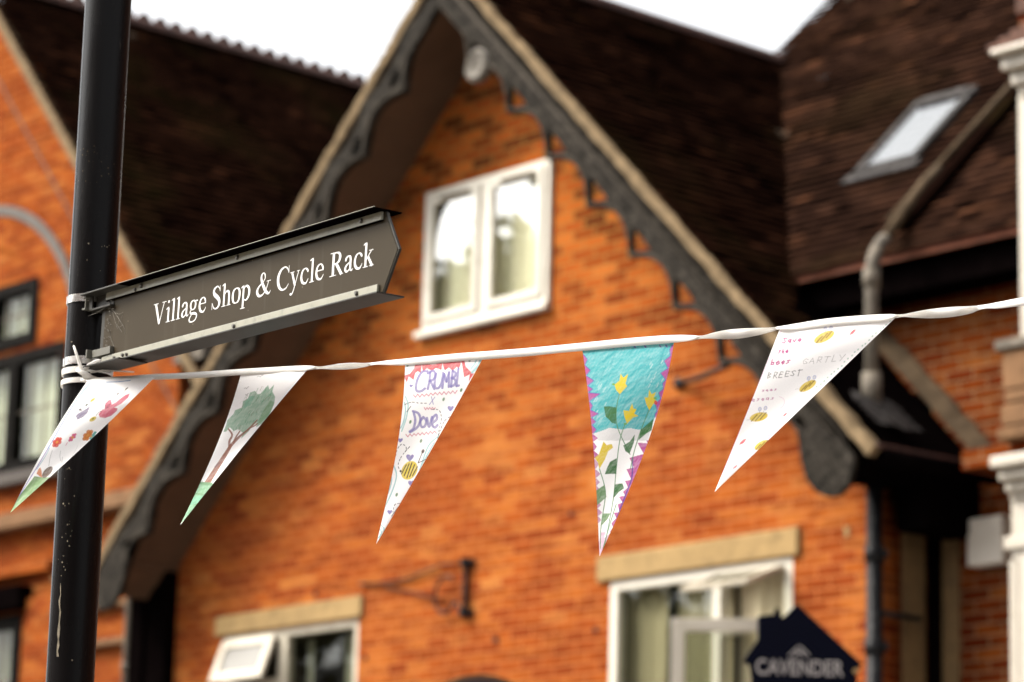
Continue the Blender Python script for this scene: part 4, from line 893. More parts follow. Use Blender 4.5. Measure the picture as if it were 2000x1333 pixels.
def cr(xq, col):
    i = int(np.clip(np.searchsorted(ks[:, 0], xq) - 1, 0, len(ks) - 2)); t_ = (xq - ks[i, 0]) / (ks[i + 1, 0] - ks[i, 0]); f = lambda j: ks[min(max(j, 0), len(ks) - 1), col]
    s = lambda j: (f(j + 1) - f(j - 1)) / (ks[min(j + 1, len(ks) - 1), 0] - ks[max(j - 1, 0), 0] + 1e-9)
    hgt = ks[i + 1, 0] - ks[i, 0]; t2, t3 = t_ * t_, t_ ** 3
    return (2 * t3 - 3 * t2 + 1) * f(i) + (t3 - 2 * t2 + t_) * hgt * s(i) + (-2 * t3 + 3 * t2) * f(i + 1) + (t3 - t2) * hgt * s(i + 1)
mb = MB(); vs = []; WID = 0.0135
for xq in xs:
    yt, yb, sg = cr(xq, 1), cr(xq, 2), cr(xq, 3); d = rd(xq) - 0.004; hh = (yb - yt) / F * d; off = math.sqrt(max(WID ** 2 - hh ** 2, 0)) * sg / 2
    for k, (yy, o_) in enumerate(((yt, off), ((yt + yb) / 2, 0), (yb, -off))):
        bow = 0.0006 if k == 1 else 0
        vs.append(at(xq, yy, d + o_ - bow))
n = len(xs)
rib = mb.add(vs, [(3 * i + k, 3 * i + 3 + k, 3 * i + 4 + k, 3 * i + 1 + k) for i in range(n - 1) for k in (0, 1)]).build('ribbon', cloth, bunt, smooth=True)
so_ = rib.modifiers.new('thickness', 'SOLIDIFY'); so_.thickness = 0.0005
# ribbon wound round the post and its knot
zA = on_pole(140, 722)[2]; zB = on_pole(138, 744)[2]
ring(zA, 0.010, PR + 0.0008, 0.0022, cloth, 'winding', bunt, 0.0007, 1, 0.001); ring(zB, 0.0085, PR + 0.0008, 0.0026, cloth, 'winding', bunt, 0.001, 2, 0.002)
mb = MB(); K_ = lambda px, py, dd=0.0: tuple(at(px, py, 4.995 - dd))
mb.tube([K_(144, 676), K_(148, 688, .006), K_(153, 704, .008), K_(159, 722, .010), K_(166, 736, .012), K_(172, 741, .01)], [0.0016, 0.0022, 0.0024, 0.0034, 0.0042, 0.0025], 8)
mb.tube([K_(150, 722, .006), K_(160, 728, .012), K_(170, 733, .012), K_(178, 738, .008), K_(188, 739, .002)], [0.003, 0.0046, 0.005, 0.0042, 0.0024], 8)
mb.tube([K_(158, 742, .006), K_(168, 744, .011), K_(180, 742, .008), K_(194, 740, .0)], [0.002, 0.0035, 0.004, 0.002], 8)
mb.tube([K_(164, 724, .008), K_(174, 714, .006), K_(186, 708, 0), K_(206, 703, -.004), K_(228, 706, -.008)], [0.003, 0.0035, 0.004, 0.003, 0.002], 8)
mb.tube([K_(176, 728, .004), K_(200, 724, 0), K_(230, 725, -.004), K_(262, 727, -.01)], [0.0018, 0.0016, 0.0013, 0.001], 6)
mb.build('knot', cloth, bunt, smooth=True)

class Art:
    """paints a child's drawing straight on to the vertices of a finely divided pennant"""
    def __init__(s, P, ox, oy, k, base=(0.94, 0.935, 0.935)):
        s.X = (P[:, 0] - ox) * k; s.Y = (P[:, 1] - oy) * k; s.c = np.tile(np.array(base), (len(P), 1)); s.soft = 0.7 * k; s.r = np.random.RandomState(5)
        x_, y_ = P[:, 0] / 5.0, P[:, 1] / 5.0; q = 0     # uneven felt-tip coverage: overlapping slanted strokes and grain
        for f, a in ((1.0, .9), (2.1, 1.2), (3.7, .6), (5.3, 1.0)): q = q + np.sin(f * (x_ * math.cos(a) + y_ * math.sin(a)) + 1.7 * np.sin(0.31 * x_ * f + f) + f * 3)
        s.tex = np.clip(0.92 + 0.035 * q + s.r.normal(0, 0.03, len(P)), 0.7, 1.0)
    def col(s, c): return np.array([v * 0.72 for v in lin(c)])
    def blend(s, m, c, al=1.0): m = (m * al * s.tex)[:, None]; s.c = s.c * (1 - m) + s.col(c) * m
    def seg(s, ax, ay, bx, by):
        dx, dy = bx - ax, by - ay; L2 = dx * dx + dy * dy + 1e-9; t_ = np.clip(((s.X - ax) * dx + (s.Y - ay) * dy) / L2, 0, 1)
        return np.hypot(s.X - ax - t_ * dx, s.Y - ay - t_ * dy)
    def stroke(s, pts, w_, c, al=1.0, w2=None):
        D = None; w2 = w_ if w2 is None else w2; n = len(pts) - 1
        for i in range(n):
            ww = w_ + (w2 - w_) * (i + 0.5) / n; d = s.seg(*pts[i], *pts[i + 1]) - ww / 2; D = d if D is None else np.minimum(D, d)
        s.blend(np.clip(0.5 - D / s.soft, 0, 1), c, al); return s
    def curve(s, pts, w_, c, al=1.0, w2=None): return s.stroke([tuple(q) for q in spline([(*p_, 0) for p_ in pts], 4)] if False else [tuple(q[:2]) for q in spline([(a, b_, 0) for a, b_ in pts], 5)], w_, c, al, w2)
    def inside(s, pts):
        ins = np.zeros(len(s.X), bool); n = len(pts)
        for i in range(n):
            (x1, y1), (x2, y2) = pts[i], pts[(i + 1) % n]
            if y1 == y2: continue
            cnd = ((y1 > s.Y) != (y2 > s.Y)) & (s.X < (x2 - x1) * (s.Y - y1) / (y2 - y1) + x1); ins ^= cnd
        return ins
    def poly(s, pts, c, al=1.0):
        ins = s.inside(pts); D = None
        for i in range(len(pts)): d = s.seg(*pts[i], *pts[(i + 1) % len(pts)]); D = d if D is None else np.minimum(D, d)
        D = np.where(ins, -D, D); s.blend(np.clip(0.5 - D / s.soft, 0, 1), c, al); return s
    def ell(s, cx_, cy_, rx, ry, ang, c, al=1.0):
        a = math.radians(ang); u = (s.X - cx_) * math.cos(a) + (s.Y - cy_) * math.sin(a); v = -(s.X - cx_) * math.sin(a) + (s.Y - cy_) * math.cos(a)
        d = (np.hypot(u / rx, v / ry) - 1) * min(rx, ry); s.blend(np.clip(0.5 - d / s.soft, 0, 1), c, al); return s
    def heart(s, cx_, cy_, z, c, skew=0.25):
        pts = [(cx_ + z * (0.9 * math.sin(a) ** 3) + skew * z * (math.cos(a)) * 0.5, cy_ - z * (0.8 * math.cos(a) - 0.3 * math.cos(2 * a) - 0.12 * math.cos(3 * a))) for a in np.linspace(0, 2 * math.pi, 22, endpoint=False)]
        return s.poly(pts, c)
    def zig(s, x0, y0, x1, y1, n, amp, w_, c):
        return s.stroke([(x0 + (x1 - x0) * i / n, y0 + (y1 - y0) * i / n + amp * (1 if i % 2 else -1) + s.r.uniform(-2, 2)) for i in range(n + 1)], w_, c)
    def dash(s, pts, w_, c, on=13, off=11):
        P = [np.array(q[:2]) for q in spline([(a, b_, 0) for a, b_ in pts], 10)]; acc = 0
        for a, b_ in zip(P[:-1], P[1:]):
            L_ = np.linalg.norm(b_ - a)
            if acc % (on + off) < on: s.stroke([tuple(a), tuple(b_)], w_, c)
            acc += L_
        return s
    def bee(s, cx_, cy_, rx, ry, ang, n=3, ycol=(252, 222, 95), dk=(150, 125, 70)):
        s.ell(cx_, cy_, rx, ry, ang, ycol); a = math.radians(ang)
        for k in range(n):
            q = (k - (n - 1) / 2) * rx * 1.5 / n; hl = ry * 0.85 * math.sqrt(max(0, 1 - (q / rx) ** 2))
            x_, y_ = cx_ + q * math.cos(a), cy_ + q * math.sin(a); s.stroke([(x_ + hl * 0.9, y_ - hl), (x_ - hl * 0.9, y_ + hl)], rx * 0.12, dk, 0.85)
        return s

def pennant(a, b, t_, dA, dB, dT, bl_, brr, ripple, paintfn, zo, label, seed, nu=150, nv=330):
    a, b, t_ = map(np.array, (a, b, t_)); u, v = np.meshgrid(np.linspace(0, 1, nu), np.linspace(0, 1, nv) ** 0.93)
    u = u.ravel(); v = v.ravel(); vv = np.minimum(v, 0.9985)
    P = (1 - vv)[:, None] * (a + (b - a) * u[:, None]) + vv[:, None] * t_
    P[:, 0] += ((1 - u) * bl_ + u * brr) * np.sin(np.pi * v ** 0.85)
    dep = (1 - vv) * (dA + (dB - dA) * u) + vv * dT + ripple * np.sin(np.pi * (v * 1.25 + u * 0.55) + seed) * (1 - 0.4 * v) * np.minimum(1, v * 5) - 0.012 * np.sin(np.pi * v ** 0.6) + 0.0022 * np.sin(8 * v + 4 * u + seed) * np.minimum(1, v * 4) + 0.004 * (u - 0.5) ** 2 * v * 8 * (1 - v)
    d = np.stack([(P[:, 0] - CX) / F, (P[:, 1] - CY) / F, np.ones(len(P))], 1) * dep[:, None]
    W3 = CAM + d @ RW.T
    i = np.arange(nv - 1)[:, None] * nu + np.arange(nu - 1)[None, :]; i = i.ravel()
    fc = np.stack([i, i + nu, i + nu + 1, i + 1], 1)
    me = bpy.data.meshes.new('pennant'); me.vertices.add(len(W3)); me.vertices.foreach_set('co', W3.ravel())
    me.loops.add(fc.size); me.loops.foreach_set('vertex_index', fc.ravel().astype(np.int32)); me.polygons.add(len(fc))
    me.polygons.foreach_set('loop_start', np.arange(0, fc.size, 4, dtype=np.int32)); me.polygons.foreach_set('loop_total', np.full(len(fc), 4, np.int32))
    me.polygons.foreach_set('use_smooth', np.ones(len(fc), bool)); me.update(calc_edges=True)
    art = Art(P, *zo); paintfn(art)
    at_ = me.color_attributes.new('ink', 'FLOAT_COLOR', 'POINT'); at_.data.foreach_set('color', np.concatenate([np.clip(art.c, 0, 1), np.ones((len(P), 1))], 1).ravel())
    me.materials.append(paper); o_ = link('pennant', me, bunt); return lab(o_, label)
paper, t, b = new_mat('drawing paper'); ca = t.nodes.new('ShaderNodeAttribute'); ca.attribute_name = 'ink'
pz = noise(t, geo_pos(t), 900, 2); t.links.new(mix(t, 0.10, ca.outputs['Color'], ramp(t, pz, [(0.35, (0.5,) * 3), (0.65, (1, 1, 1))]), 'MULTIPLY'), b.inputs['Base Color']); b.inputs['Roughness'].default_value = 0.75; b.inputs['Specular IOR Level'].default_value = 0.25
def see_through(m, amt):                                  # thin paper and tape glow a little with the light behind them
    t = m.node_tree; b = t.nodes['Principled BSDF']; tl = t.nodes.new('ShaderNodeBsdfTranslucent'); mx = t.nodes.new('ShaderNodeMixShader'); mx.inputs[0].default_value = amt
    t.links.new(b.inputs['Base Color'].links[0].from_socket, tl.inputs[0]); t.links.new(b.outputs[0], mx.inputs[1]); t.links.new(tl.outputs[0], mx.inputs[2]); t.links.new(mx.outputs[0], t.nodes['Material Output'].inputs[0])
see_through(paper, 0.5); see_through(cloth, 0.45)

def art1(A):
    A.stroke([(955, 124), (1060, 120), (1170, 108)], 7, (100, 145, 205))
    A.curve([(815, 125), (735, 220), (655, 335)], 10, (150, 220, 215)); A.curve([(655, 335), (590, 440), (500, 600), (430, 720)], 10, (165, 185, 235)); A.curve([(430, 720), (330, 890), (200, 1100), (95, 1290)], 8, (180, 165, 225))
    A.curve([(445, 715), (400, 800), (330, 905)], 5, (150, 205, 225))
    A.poly([(310, 968), (400, 980), (462, 974), (300, 1130), (60, 1330), (60, 1290), (290, 995)], (152, 188, 132))
    for k in range(16): A.stroke([(300 + k * 9, 985 + k * 4), (215 + k * 6, 1110 + k * 3)], 3, (130, 168, 112), 0.5)
    A.poly([(328, 945), (345, 905), (362, 888), (374, 925), (377, 980), (355, 968)], (245, 160, 110)); A.ell(425, 932, 64, 30, -48, (142, 124, 112))
    A.curve([(470, 735), (450, 800), (438, 875)], 3, (130, 130, 130)); A.curve([(543, 740), (538, 790), (545, 830)], 3, (150, 150, 150)); A.stroke([(560, 795), (556, 845)], 3, (160, 160, 160)); A.curve([(700, 690), (640, 800), (560, 900)], 2, (225, 225, 225))
    for c, x_, y_, sx, sy in (((238, 98, 85), 512, 662, 56, 34), ((240, 118, 160), 650, 620, 56, 22), ((242, 150, 78), 788, 600, 66, 34)):
        for k in range(6): q = k * math.pi / 3; A.ell(x_ + sx * 0.55 * math.cos(q) * 0.8 + sy * .3 * math.sin(q), y_ - sx * .45 * math.cos(q) + sy * .5 * math.sin(q), sy * 0.62, sy * 0.5, -45, c)
        A.ell(x_, y_, sx * 0.7, sy * 0.6, -48, c); A.ell(x_, y_, 14, 10, -45, (250, 175, 90))
    A.stroke([(605, 665), (590, 692)], 5, (240, 150, 180))
    A.poly([(800, 630), (830, 590), (850, 565), (870, 570), (850, 605), (815, 645)], (120, 200, 195)); A.ell(822, 612, 9, 6, -40, (250, 200, 110))
    A.poly([(885, 410), (915, 375), (938, 365), (945, 315), (975, 285), (997, 282), (1004, 325), (1040, 305), (1085, 268), (1125, 240), (1165, 225), (1150, 262), (1090, 315), (1025, 352), (1055, 358), (1050, 380), (1000, 425), (945, 445), (895, 438)], (240, 128, 150))
    A.ell(965, 340, 26, 18, -40, (205, 120, 140), 0.7)
    for x_, y_ in ((925, 370), (945, 335), (965, 350), (985, 325), (905, 385)): A.ell(x_, y_, 6, 3, 20, (120, 110, 115))
    A.curve([(1012, 305), (1045, 255), (1058, 232)], 3, (110, 100, 100)); A.ell(1060, 226, 14, 5, -35, (120, 110, 100)); A.curve([(1022, 308), (1090, 235), (1130, 190)], 3, (120, 110, 110)); A.ell(1136, 182, 18, 5, -40, (100, 90, 85))
    A.curve([(862, 425), (880, 400), (905, 385)], 4, (120, 110, 110))
    A.ell(832, 283, 28, 11, -38, (232, 205, 90)); A.ell(834, 455, 34, 17, -32, (235, 210, 95)); A.ell(834, 452, 12, 7, -32, (150, 150, 80)); A.ell(876, 240, 8, 3, -20, (190, 190, 190))
    A.poly([(680, 428), (700, 405), (735, 385), (765, 368), (800, 345), (810, 340), (800, 362), (785, 400), (745, 438), (695, 462)], (148, 138, 165)); A.ell(720, 370, 14, 10, -20, (110, 100, 105)); A.ell(778, 328, 16, 8, -45, (100, 105, 95)); A.stroke([(722, 385), (742, 372)], 5, (120, 110, 110))
def art2(A):
    gcol = (138, 190, 155)
    crown = [(390, 580), (412, 525), (420, 490), (470, 440), (480, 412), (535, 390), (545, 340), (582, 318), (600, 272), (638, 258), (660, 285), (680, 282), (708, 250), (742, 212), (752, 248), (790, 208), (775, 262), (797, 305), (790, 360), (765, 420), (735, 480), (690, 518), (648, 545), (655, 505), (610, 545), (590, 575), (560, 605), (528, 635), (545, 590), (505, 560), (470, 575), (440, 545), (410, 580)]
    A.poly(crown, gcol, 0.82)
    r = A.r; ins = None
    for k in range(150):
        x_, y_ = r.uniform(400, 790), r.uniform(225, 600); cx2 = (x_ - 600) * 0.75 + (y_ - 420) * 0.66; cy2 = -(x_ - 600) * .66 + (y_ - 420) * .75
        if (cy2 / 250) ** 2 + (cx2 / 120) ** 2 > 0.75: continue
        q = r.uniform(0.8, 1.35); L_ = r.uniform(18, 50); c = (245, 250, 245) if k % 5 < 2 else ((165, 160, 140) if k % 5 == 3 else (105, 172, 130))
        A.curve([(x_, y_), (x_ + L_ * .5 * math.cos(q) + r.uniform(-6, 6), y_ - L_ * .5 * math.sin(q)), (x_ + L_ * math.cos(q), y_ - L_ * math.sin(q))], r.uniform(2, 4), c, 0.8)
    A.poly([(600, 300), (560, 345), (550, 400), (600, 370), (640, 300)], (128, 205, 172), 0.5); A.poly([(760, 330), (790, 350), (740, 460), (690, 505), (660, 520), (700, 420)], (140, 182, 135), 0.6)
    tc = (178, 128, 112)
    A.curve([(262, 985), (325, 885), (395, 775), (447, 690)], 44, tc, 1, 24); A.curve([(447, 690), (510, 625), (585, 562), (655, 488)], 24, tc, 1, 9); A.curve([(436, 705), (437, 655), (458, 605), (430, 560)], 20, tc, 1, 12)
    A.curve([(468, 668), (490, 620), (520, 575)], 16, tc, 1, 8); A.curve([(600, 550), (640, 530), (655, 515)], 10, tc); A.curve([(475, 660), (520, 612), (600, 550)], 3, (140, 95, 85)); A.curve([(290, 960), (360, 830), (430, 715)], 3, (150, 105, 95), .7); A.stroke([(325, 858), (350, 828)], 16, (150, 130, 145), 0.5)
    A.poly([(180, 1000), (200, 985), (235, 980), (285, 980), (330, 1000), (300, 1050), (20, 1340), (20, 1320), (130, 1110)], (145, 198, 158))
    for x_, y_, w_, h_ in ((250, 990, 70, 12), (215, 1075, 60, 9), (160, 1150, 50, 12)): A.ell(x_, y_, w_, h_, 8, (130, 172, 132), 0.8)
    A.ell(170, 1120, 60, 25, -30, (150, 215, 185), 0.7)
    for x_, y_ in ((212, 985), (222, 975), (300, 985), (318, 988), (325, 980)): A.stroke([(x_, y_ + 10), (x_ - 2, y_ - 12)], 4, (120, 180, 135))
    for x_, y_ in ((255, 1030), (150, 1150), (165, 1140), (120, 1165)): A.stroke([(x_, y_), (x_ + 12, y_ - 18)], 3, (110, 165, 125))
    for x_, y_, z in ((680, 143, 26), (572, 236, 18), (575, 288, 14)): A.curve([(x_ - z, y_ + 4), (x_ - z * .5, y_ - 2), (x_, y_ + 5), (x_ + z * .4, y_ - 6), (x_ + z, y_ - 10)], 3, (120, 115, 120))
def art3(A):
    pu = (152, 142, 212); pk = (244, 150, 172); cy_ = (188, 236, 238)
    A.poly([(300, 278), (312, 240), (342, 262), (352, 218), (368, 208), (386, 218), (392, 172), (400, 210), (425, 190), (455, 205), (480, 188), (515, 200), (520, 160), (535, 205), (560, 185), (585, 205), (610, 180), (622, 195), (640, 150), (655, 245), (690, 228), (683, 274), (716, 222), (690, 205), (665, 178), (652, 120), (520, 125), (500, 158), (460, 168), (420, 160), (405, 125), (362, 140), (345, 190), (320, 222), (280, 236)], (240, 112, 118))
    for x_ in (392, 520, 632): A.stroke([(x_, 195), (x_ + 4, 145)], 4, (250, 248, 248))
    A.curve([(765, 128), (740, 175), (705, 215)], 16, cy_); A.curve([(735, 128), (722, 160), (700, 190)], 9, cy_)
    for pts in ([(292, 365), (308, 420), (296, 500), (268, 580)], [(285, 400), (292, 450), (280, 520), (262, 560)], [(218, 790), (236, 855), (210, 950), (165, 1045)], [(200, 830), (205, 890), (185, 960), (160, 1010)], [(500, 608), (445, 655), (415, 715), (380, 820)], [(470, 650), (430, 720), (390, 790)], [(140, 1160), (160, 1190), (142, 1245), (118, 1270)], [(128, 1180), (142, 1205), (125, 1240)]): A.curve(pts, 8, cy_)
    for pts in ([(428, 208), (395, 212), (370, 250), (357, 298), (362, 330), (388, 332), (412, 315)], [(430, 318), (440, 268), (445, 215)], [(430, 222), (462, 205), (476, 225), (468, 255), (442, 270)], [(446, 268), (470, 318)], [(482, 222), (472, 285), (480, 312), (500, 308), (516, 275), (525, 218)],
                [(520, 312), (532, 225)], [(532, 225), (545, 272)], [(545, 272), (562, 215)], [(562, 215), (560, 305)], [(574, 303), (584, 205)], [(584, 205), (602, 218), (596, 242), (578, 250)], [(578, 250), (600, 262), (596, 290), (574, 303)], [(620, 192), (608, 298)], [(608, 300), (622, 296)]): A.curve(pts, 15, pu, 0.85)
    A.zig(340, 362, 612, 336, 20, 8, 5, pk); A.stroke([(452, 366), (464, 412)], 5, (175, 170, 225)); A.stroke([(474, 368), (440, 415)], 5, (175, 170, 225)); A.zig(408, 440, 476, 438, 8, 6, 5, pk)
    for pts in ([(342, 462), (352, 510), (342, 560), (318, 582)], [(338, 455), (372, 470), (384, 510), (365, 555), (322, 585)], [(402, 492), (384, 520), (392, 552), (412, 548), (420, 515), (402, 492)], [(425, 498), (438, 552), (456, 492)], [(460, 528), (486, 505), (482, 478), (462, 498), (458, 540), (474, 557), (490, 542)]): A.curve(pts, 15, pu, 0.85)
    A.zig(294, 607, 484, 585, 15, 8, 5, pk)
    for x_, y_, z in ((327, 298, 12), (572, 438, 22), (260, 635, 17), (320, 742, 27), (326, 900, 21), (194, 1080, 17)): A.heart(x_, y_, z, (160, 150, 212))
    for x_, y_ in ((305, 168), (690, 138), (637, 325), (528, 382), (322, 522), (388, 640), (237, 973)): A.ell(x_, y_, 7, 12, 20, (125, 165, 125))
    bk = (70, 65, 70)
    for pts in ([(288, 414), (330, 400), (375, 405), (425, 407)], [(300, 460), (325, 425)], [(455, 445), (500, 450), (514, 500), (500, 570), (492, 625)], [(566, 490), (530, 522), (498, 600)], [(230, 735), (242, 690), (270, 660), (296, 680), (290, 708)], [(318, 675), (268, 735), (246, 790), (260, 825)], [(256, 1028), (226, 1035), (214, 1080)], [(246, 1050), (206, 1106)]): A.dash(pts, 4, bk)
    A.ell(316, 822, 62, 46, -58, (250, 224, 80)); [A.stroke([(316 + k * 17 + 15, 822 + k * 3 - 46 + abs(k) * 9), (316 + k * 17 - 15, 822 + k * 3 + 46 - abs(k) * 9)], 7, (105, 88, 70)) for k in (-2, -1, 0, 1, 2)]; A.ell(262, 828, 7, 7, 0, bk)
    A.stroke([(370, 776), (398, 706)], 5, (110, 95, 90)); A.ell(400, 704, 9, 13, 20, (110, 95, 90)); A.stroke([(370, 776), (428, 750)], 5, (110, 95, 90)); A.ell(430, 744, 8, 8, 0, (90, 120, 130))
def art4(A):
    tq = (92, 200, 206); mg = (205, 98, 172); bl = (110, 100, 200)
    A.poly([(90, 100), (640, 80), (615, 200), (560, 380), (522, 500), (500, 558), (432, 580), (380, 570), (330, 578), (262, 568), (200, 592), (160, 600)], tq)
    r = A.r
    for k in range(150):
        x_, y_ = r.uniform(120, 590), r.uniform(110, 560)
        if y_ > 545 - 0 or x_ > 625 - (y_ - 95) * 0.26: continue
        q = r.uniform(0.5, 1.3); L_ = r.uniform(40, 130); c = ((60, 168, 178), (125, 218, 222), (78, 185, 195))[k % 3]
        A.curve([(x_, y_), (x_ + L_ * .4 * math.cos(q), y_ - L_ * .5 * math.sin(q)), (x_ + L_ * math.cos(q), y_ - L_ * math.sin(q) * .9)], r.uniform(6, 14), c, 0.33)
    for k in range(34):
        x_, y_ = (r.uniform(150, 240), r.uniform(300, 560)) if k % 3 else (r.uniform(470, 575), r.uniform(190, 340)); L_ = r.uniform(8, 26); A.stroke([(x_, y_), (x_ + L_ * .6, y_ - L_)], r.uniform(2, 5), (235, 248, 248), 0.7)
    A.poly([(160, 600), (200, 592), (262, 568), (330, 578), (380, 572), (432, 580), (500, 558), (480, 640), (200, 640)], (250, 250, 250))
    # magenta teeth, left edge
    def ex(y_): v_ = (y_ - 135) / 1160.0; return 105 + 100 * v_ + 19 * math.sin(math.pi * max(0, min(1, v_)) ** .85)
    y_ = 150
    for i, (h_, L_) in enumerate(((62, 22), (60, 28), (58, 40), (38, 26), (50, 62), (48, 14), (45, 42), (42, 22), (50, 20), (46, 26), (50, 16), (44, 22), (60, 20), (50, 26), (44, 18), (40, 16), (46, 22), (42, 18), (44, 22), (40, 14))):
        A.poly([(ex(y_) - 30, y_), (ex(y_) + 4, y_), (ex(y_) + L_ + 6, y_ + h_ * (0.15 if i == 4 else 0.5)), (ex(y_ + h_) + 4, y_ + h_ - 3), (ex(y_ + h_) - 30, y_ + h_)], mg, 1 if i < 12 else 0.75)
        if i < 9: A.stroke([(ex(y_) + 6, y_ + 2), (ex(y_) + L_ + 8, y_ + h_ * (0.15 if i == 4 else 0.5)), (ex(y_ + h_) + 8, y_ + h_ - 3)], 5, bl, 0.8)
        y_ += h_
    def exr(y_): v_ = (y_ - 95) / 1200.0; return 622 - 417 * v_ + 50 * math.sin(math.pi * max(0, min(1, v_)) ** .85)
    y_ = 98
    for i, (h_, L_) in enumerate(((60, 18), (70, 40), (66, 46), (50, 20), (56, 30), (70, 34), (40, 16))):
        A.poly([(exr(y_) + 25, y_), (exr(y_) - 5, y_), (exr(y_) - L_, y_ + h_ * 0.45), (exr(y_ + h_) - 5, y_ + h_), (exr(y_ + h_) + 25, y_ + h_)], mg); A.stroke([(exr(y_) - 6, y_ + 4), (exr(y_) - L_ - 3, y_ + h_ * .45), (exr(y_ + h_) - 8, y_ + h_)], 5, bl, .7); y_ += h_
    for x_ in (275, 320, 400, 460, 545, 580): A.stroke([(x_, 112 - x_ * .02), (x_ + 8, 122 - x_ * .02)], 7, (120, 60, 160))
    A.poly([(520, 630), (470, 640), (478, 655), (420, 652), (455, 715), (375, 738), (400, 792), (358, 802), (385, 862), (350, 868), (365, 905), (338, 930), (350, 952), (315, 958), (335, 990), (308, 1000), (318, 1045), (286, 1048), (300, 1078), (272, 1108), (282, 1130), (260, 1160), (300, 1140), (420, 900), (520, 700)], mg)
    A.curve([(392, 738), (388, 850), (352, 950), (305, 1075)], 9, (90, 82, 165), 0.8)
    A.poly([(215, 1160), (240, 1155), (232, 1190), (265, 1165), (250, 1200), (215, 1290), (195, 1290), (205, 1200)], (215, 140, 190), .7)
    gs = (112, 165, 118); gl = (78, 132, 80)
    for pts in ([(318, 378), (302, 450), (302, 540), (325, 610), (378, 718)], [(350, 545), (320, 640), (300, 800), (282, 980), (232, 1245)], [(485, 470), (440, 580), (402, 700), (380, 800)], [(205, 800), (232, 890), (238, 960), (215, 1120), (210, 1250)], [(300, 1000), (262, 1120), (225, 1250)]): A.curve(pts, 5, gs)
    for i, q in enumerate(([(230, 448), (262, 446), (300, 452), (298, 545), (275, 540), (258, 520), (240, 505)], [(512, 515), (500, 582), (470, 600), (425, 638), (440, 578)], [(405, 605), (400, 650), (375, 715), (352, 700), (340, 668), (378, 645)], [(303, 740), (300, 828), (235, 830), (250, 790), (265, 760)], [(290, 888), (335, 882), (345, 910), (315, 930), (283, 968)], [(182, 925), (235, 890), (244, 960), (190, 1008)], [(225, 1052), (268, 1050), (250, 1085), (215, 1122)])):
        A.poly(q, gl if i < 5 else (135, 175, 125)); cxx = sum(p_[0] for p_ in q) / len(q); cyy = sum(p_[1] for p_ in q) / len(q); A.stroke([(cxx - 8, cyy + 22), (cxx + 6, cyy - 22)], 4, (105, 155, 100), .6)
    ye = (252, 222, 55)
    for q in ([(290, 325), (318, 300), (325, 260), (340, 285), (368, 262), (352, 318), (362, 332), (320, 378), (300, 355)], [(460, 395), (480, 395), (487, 352), (500, 378), (525, 365), (512, 400), (525, 415), (505, 440), (487, 470), (468, 430)], [(340, 468), (372, 472), (390, 430), (398, 460), (415, 462), (402, 488), (426, 500), (395, 510), (360, 545), (345, 500)], [(178, 738), (202, 718), (228, 645), (245, 665), (275, 660), (282, 680), (255, 700), (235, 748), (205, 800), (195, 762)]): A.poly(q, ye)
    for x_, y_ in ((285, 322), (352, 545), (520, 400)): A.ell(x_, y_, 9, 6, 0, (130, 190, 90))
    A.ell(523, 425, 9, 12, 0, (235, 80, 70))
def hand(A, s, x, y, w_, h_, sk, thick, c, al=0.8):
    thick *= 1.15; al = min(1, al * 1.15); c = tuple(v * 0.85 for v in c)
    """a few hand-written capitals and small letters, each a set of polylines in a unit box"""
    F_ = {'S': [[(.9, .15), (.5, 0), (.15, .2), (.8, .6), (.6, .95), (.1, .9)]], 'a': [[(.8, .4), (.3, .45), (.15, .8), (.6, .95), (.8, .4), (.85, 1)]], 'v': [[(.1, .4), (.45, 1), (.85, .4)]], 'e': [[(.15, .7), (.8, .6), (.5, .35), (.15, .7), (.5, 1), (.85, .9)]],
          't': [[(.5, .1), (.45, 1)], [(.2, .4), (.8, .4)]], 'h': [[(.2, 0), (.2, 1)], [(.2, .6), (.6, .45), (.8, 1)]], 'b': [[(.2, 0), (.2, 1), (.7, .9), (.7, .55), (.2, .6)]], 's': [[(.8, .4), (.3, .45), (.7, .75), (.2, 1)]],
          'G': [[(.9, .2), (.5, 0), (.1, .5), (.4, 1), (.85, .8), (.85, .55), (.5, .55)]], 'A': [[(.05, 1), (.45, 0), (.85, 1)], [(.2, .65), (.7, .65)]], 'R': [[(.15, 1), (.15, 0), (.7, .1), (.65, .45), (.2, .5), (.85, 1)]], 'T': [[(.5, 0), (.45, 1)], [(.05, .05), (.95, 0)]],
          'L': [[(.2, 0), (.15, 1), (.85, .95)]], 'Y': [[(.05, 0), (.5, .5)], [(.95, 0), (.3, 1)]], 'E': [[(.85, .05), (.15, 0), (.15, 1), (.85, .95)], [(.15, .5), (.7, .5)]], 'B': [[(.15, 1), (.2, 0), (.7, .15), (.2, .5), (.8, .75), (.15, 1)]]}
    for k, ch in enumerate(s):
        for st in F_.get(ch, []):
            A.stroke([(x + (k + px_ * .8) * w_ + sk * h_ * (1 - py_), y + py_ * h_ - k * w_ * 0.10) for px_, py_ in [(a_ + A.r.uniform(-.09, .09), b_ + A.r.uniform(-.09, .09)) for a_, b_ in st]], thick, c, al)
